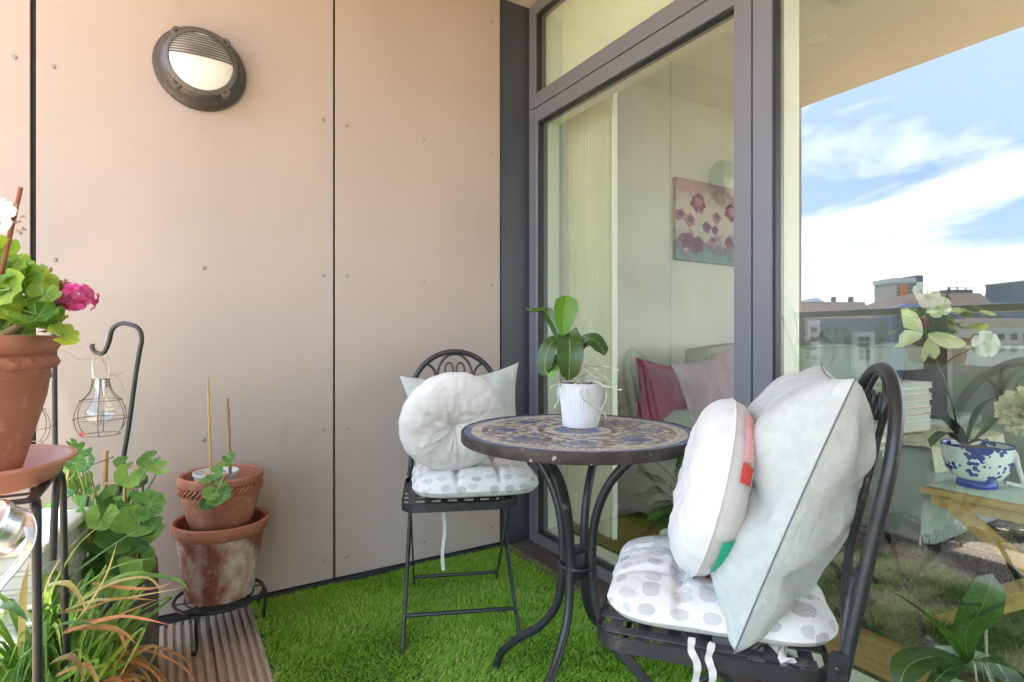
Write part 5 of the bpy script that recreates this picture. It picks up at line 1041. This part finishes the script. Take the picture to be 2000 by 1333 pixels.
# ---------------------------------------------------------------- the town behind the camera (seen in the glass)
GZ = -14.0
g = MB(); g.add([(-3000,-3000,GZ),(600,-3000,GZ),(600,3000,GZ),(-3000,3000,GZ)], [(0,1,2,3)]); o = g.build('ground', mat('town_ground', (.09,.10,.07), (.05,.07,.03), .02, .95), smooth=False); o['kind'] = 'structure'
g = MB(); g.add([(-46,-70,GZ+.05),(-1,-70,GZ+.05),(-1,70,GZ+.05),(-46,70,GZ+.05)], [(0,1,2,3)]); o = g.build('bounce_sheet', mat('warm_bounce_colour', (.84,.52,.26), (.76,.46,.23), .3, .9), smooth=False); o['kind'] = 'structure'  # unseen sheet added to bounce warm light onto soffit and upper wall
def vq(g, px0, px1, py0, py1, d, th, px0t=None, px1t=None):
    """box facing the flat; the roof may taper (px0t, px1t at the top)"""
    px0t = px0 if px0t is None else px0t; px1t = px1 if px1t is None else px1t
    a = [V(px0,py1,d), V(px1,py1,d), V(px1t,py0,d+(th*.25 if px0t != px0 or px1t != px1 else 0)), V(px0t,py0,d+(th*.25 if px0t != px0 or px1t != px1 else 0))]
    off = Vector((-Fw.x, Fw.y, 0))*th; ks = .75 if (px0t != px0 or px1t != px1) else 1
    b = [a[0]+off, a[1]+off, a[2]+off*(.5 if ks < 1 else 1), a[3]+off*(.5 if ks < 1 else 1)]
    return g.add(a+b, [(0,1,2,3),(7,6,5,4),(0,4,5,1),(1,5,6,2),(2,6,7,3),(3,7,4,0)])
def gy(d): return 662+(0.95-GZ)*1096/d
brickg = mat('grey_brick', (.15,.155,.17), (.12,.125,.14), .6, .9); stone = mat('pale_stone', (.50,.45,.42), (.44,.40,.37), .5, .85); roofm = mat('brown_roof', (.125,.085,.07), (.095,.065,.055), .4, .85)
glz = mat('far_windows', (.035,.045,.065), (.02,.03,.04), .3, .25); blueg = mat('blue_cladding', (.10,.14,.23), (.07,.105,.18), .2, .4); orange = mat('orange_panels', (.75,.22,.05), rough=.7)
def bld(label, d, parts, cat_='building'):
    t = thing('building', label, cat_, (V(parts[0][2], 0, d).x, V(parts[0][2], 0, d).y, GZ))
    for nm, m, px0, px1, py0, py1, dd, th, *tp in parts:
        g = MB(); vq(g, px0, px1, py0, gy(d+dd) if py1 is None else py1, d+dd, th, *tp); g.build(nm, m, t, smooth=False, world=True)
    return t
def wins(t, d, xs, ys, wpx, hpx, m=glz, nm='window'):
    for x in xs:
        for y in ys: g = MB(); vq(g, x, x+wpx, y, y+hpx, d-.12, .1); g.build(nm, m, t, smooth=False, world=True)
b1 = bld('low grey brick building with brown mansard roof, left in the window reflection', 110, [('wall',brickg,1520,1738,622,None,0,14), ('roof',roofm,1510,1704,590,621.9,0.2,16,1500,1688), ('stone_bay',stone,1540,1602,626,None,-1.2,1.1), ('portal',stone,1670,1708,648,None,-1.3,1.2), ('skylight',blueg,1578,1612,582,590,4,6,1592,1596)])
wins(b1, 108.6, (1548,1566,1584), (640,658,676,694), 11, 9); wins(b1, 110, (1612,1629,1646), (640,), 10, 9); wins(b1, 108.5, (1678,1690), (658,670,682,694), 9, 9)
wins(b1, 110, (1610,1630,1650,1716), (660,), 9, 42)
b2 = bld('distant tower block with white top and orange panels', 300, [('wall',stone,1750,1790,552,None,0,18), ('white_top',M_['plastic'],1746,1789,543,552,-.3,18), ('orange_strip',orange,1758,1772,556,588,-.5,.4), ('stair_core',blueg,1789,1803,538,None,0,18)])
wins(b2, 300, (1751,1773,1781), (555,562,569,576,583), 6.5, 3.4)
b3 = bld('large brown roofed building with blue cladding, middle of the reflection', 140, [('wall',blueg,1742,1968,606,None,0,22), ('roof',roofm,1738,1952,573,605.8,.2,22,1800,1915), ('plant_room',glz,1852,1900,566,573,6,6), ('atrium_roof',blueg,1736,1822,592,604,-3,3,1775,1790)])
wins(b3, 140, (1750,1772,1794,1816,1838,1860,1882,1904,1926,1948), (614,632,650,668), 12, 9)
for x, y0, y1, dd in ((1855,562,573,8),(1870,560,573,8),(1886,562,573,8),(1812,566,580,8),(1925,575,588,8),(1840,570,580,8)):
    g = MB(); vq(g, x, x+1.2, y0, y1, 140+dd, .3); g.build('mast', glz, b3, smooth=False, world=True)
g = MB(); vq(g, 1850, 1902, 562, 563.2, 146, .3); g.build('roof_rail', glz, b3, smooth=False, world=True)
for x in (1545,1628,1662): g = MB(); vq(g, x, x+5, 580, 592, 116, 1.0); g.build('chimney', brickg, b1, smooth=False, world=True)
b4 = bld('slim pale blue tower at the far right of the reflection', 260, [('wall',blueg,1996,2060,551,None,0,20), ('parapet',stone,1995,2061,548,551,-.2,20.4)])
wins(b4, 260, (2000,2012,2024,2036,2048), (560,570,580,590,600,610), 7, 4)
b5 = bld('low pale terrace of houses behind the trees, right in the reflection', 85, [('wall',stone,1890,2090,640,None,0,9), ('roof',roofm,1886,2094,622,640,.2,9,1900,2080)])
wins(b5, 85, (1900,1925,1950,1975,2000), (652,676), 12, 12)
rs = random.Random(4); leafm = [mat('tree_leaves', (.13,.26,.045), (.06,.15,.02), .8, .7, trans=.2), mat('tree_leaves_dark', (.07,.15,.03), (.035,.09,.02), .8, .7, trans=.2)]
trunkm = mat('bark', (.10,.07,.05), (.07,.05,.035), 4, .9)
labs = ['bright green tree at the left of the reflection', 'bright green tree second from the left in the reflection', 'round green tree before the brick building', 'dark green tree before the stone portal', 'dark tree before the blue clad building', 'broad dark tree in the middle of the reflection', 'pale green tree before the terrace', 'dark green tree near the right edge of the reflection']
for i, (px, pt, d, r) in enumerate(((1575,706,48,2.2),(1625,712,46,2.4),(1680,708,50,2.2),(1722,716,44,1.8),(1770,722,46,2.0),(1830,718,48,2.4),(1900,726,44,2.2),(1970,722,45,2.4))):
    top = V(px, pt, d); h = top.z-GZ; t = thing('tree', labs[i], 'tree', (top.x, top.y, GZ), 0, 'trees below the balcony'); g = MB(); g.tube(cat([(0,0,0),(.1,0,h*.35),(0,.1,h*.7)], 4), [.22-.012*k for k in range(9)], 8)
    for k in range(5): a = k*1.3; g.tube([(0,0,h*.4+k*.3),(r*.6*math.cos(a), r*.6*math.sin(a), h*.6+k*.5)], [.09,.03], 5)
    g.build('trunk', trunkm, t); g = MB(); cl = [(rs.uniform(-r*.6,r*.6), rs.uniform(-r*.6,r*.6), h-r*.7-rs.uniform(0,h*.4), r*rs.uniform(.3,.6)) for _ in range(16)]
    for k in range(3600):
        c = rs.choice(cl); v = Vector((rs.gauss(0,1), rs.gauss(0,1), rs.gauss(0,1))).normalized()*c[3]*rs.uniform(.5,1.08); p = Vector(c[:3])+v; a = Vector((rs.gauss(0,1), rs.gauss(0,1), rs.gauss(0,1))).normalized()*.13; b = a.orthogonal().normalized()*.09
        g.add([p-a, p+b, p+a, p-b], [(0,1,2,3)])
    g.build('crown', leafm[0 if i in (0,1,2,6) else 1], t, smooth=False)

for lab, px, py, a in (('small dry reddish leaf on the grass under the far chair', 884, 1180, .4), ('tiny brown leaf fragment on the grass near the round table leg', 905, 1292, 1.3), ('curled brown leaf on the turf between stand and far chair', 690, 1225, 2.2)):
    dd = .93*1096/(py-662); p = W(px, py, dd); t = thing('fallen_leaf', lab, 'leaf', p, a); g = MB(); g.ribbon([(-.009,0,.002),(-.003,.002,.006),(.004,0,.007),(.010,-.001,.003)], [.001,.008,.007,.001], (0,0,1), n=4, fold=.4, cross=4); g.build('blade', M_['cane'], t, ang=0)
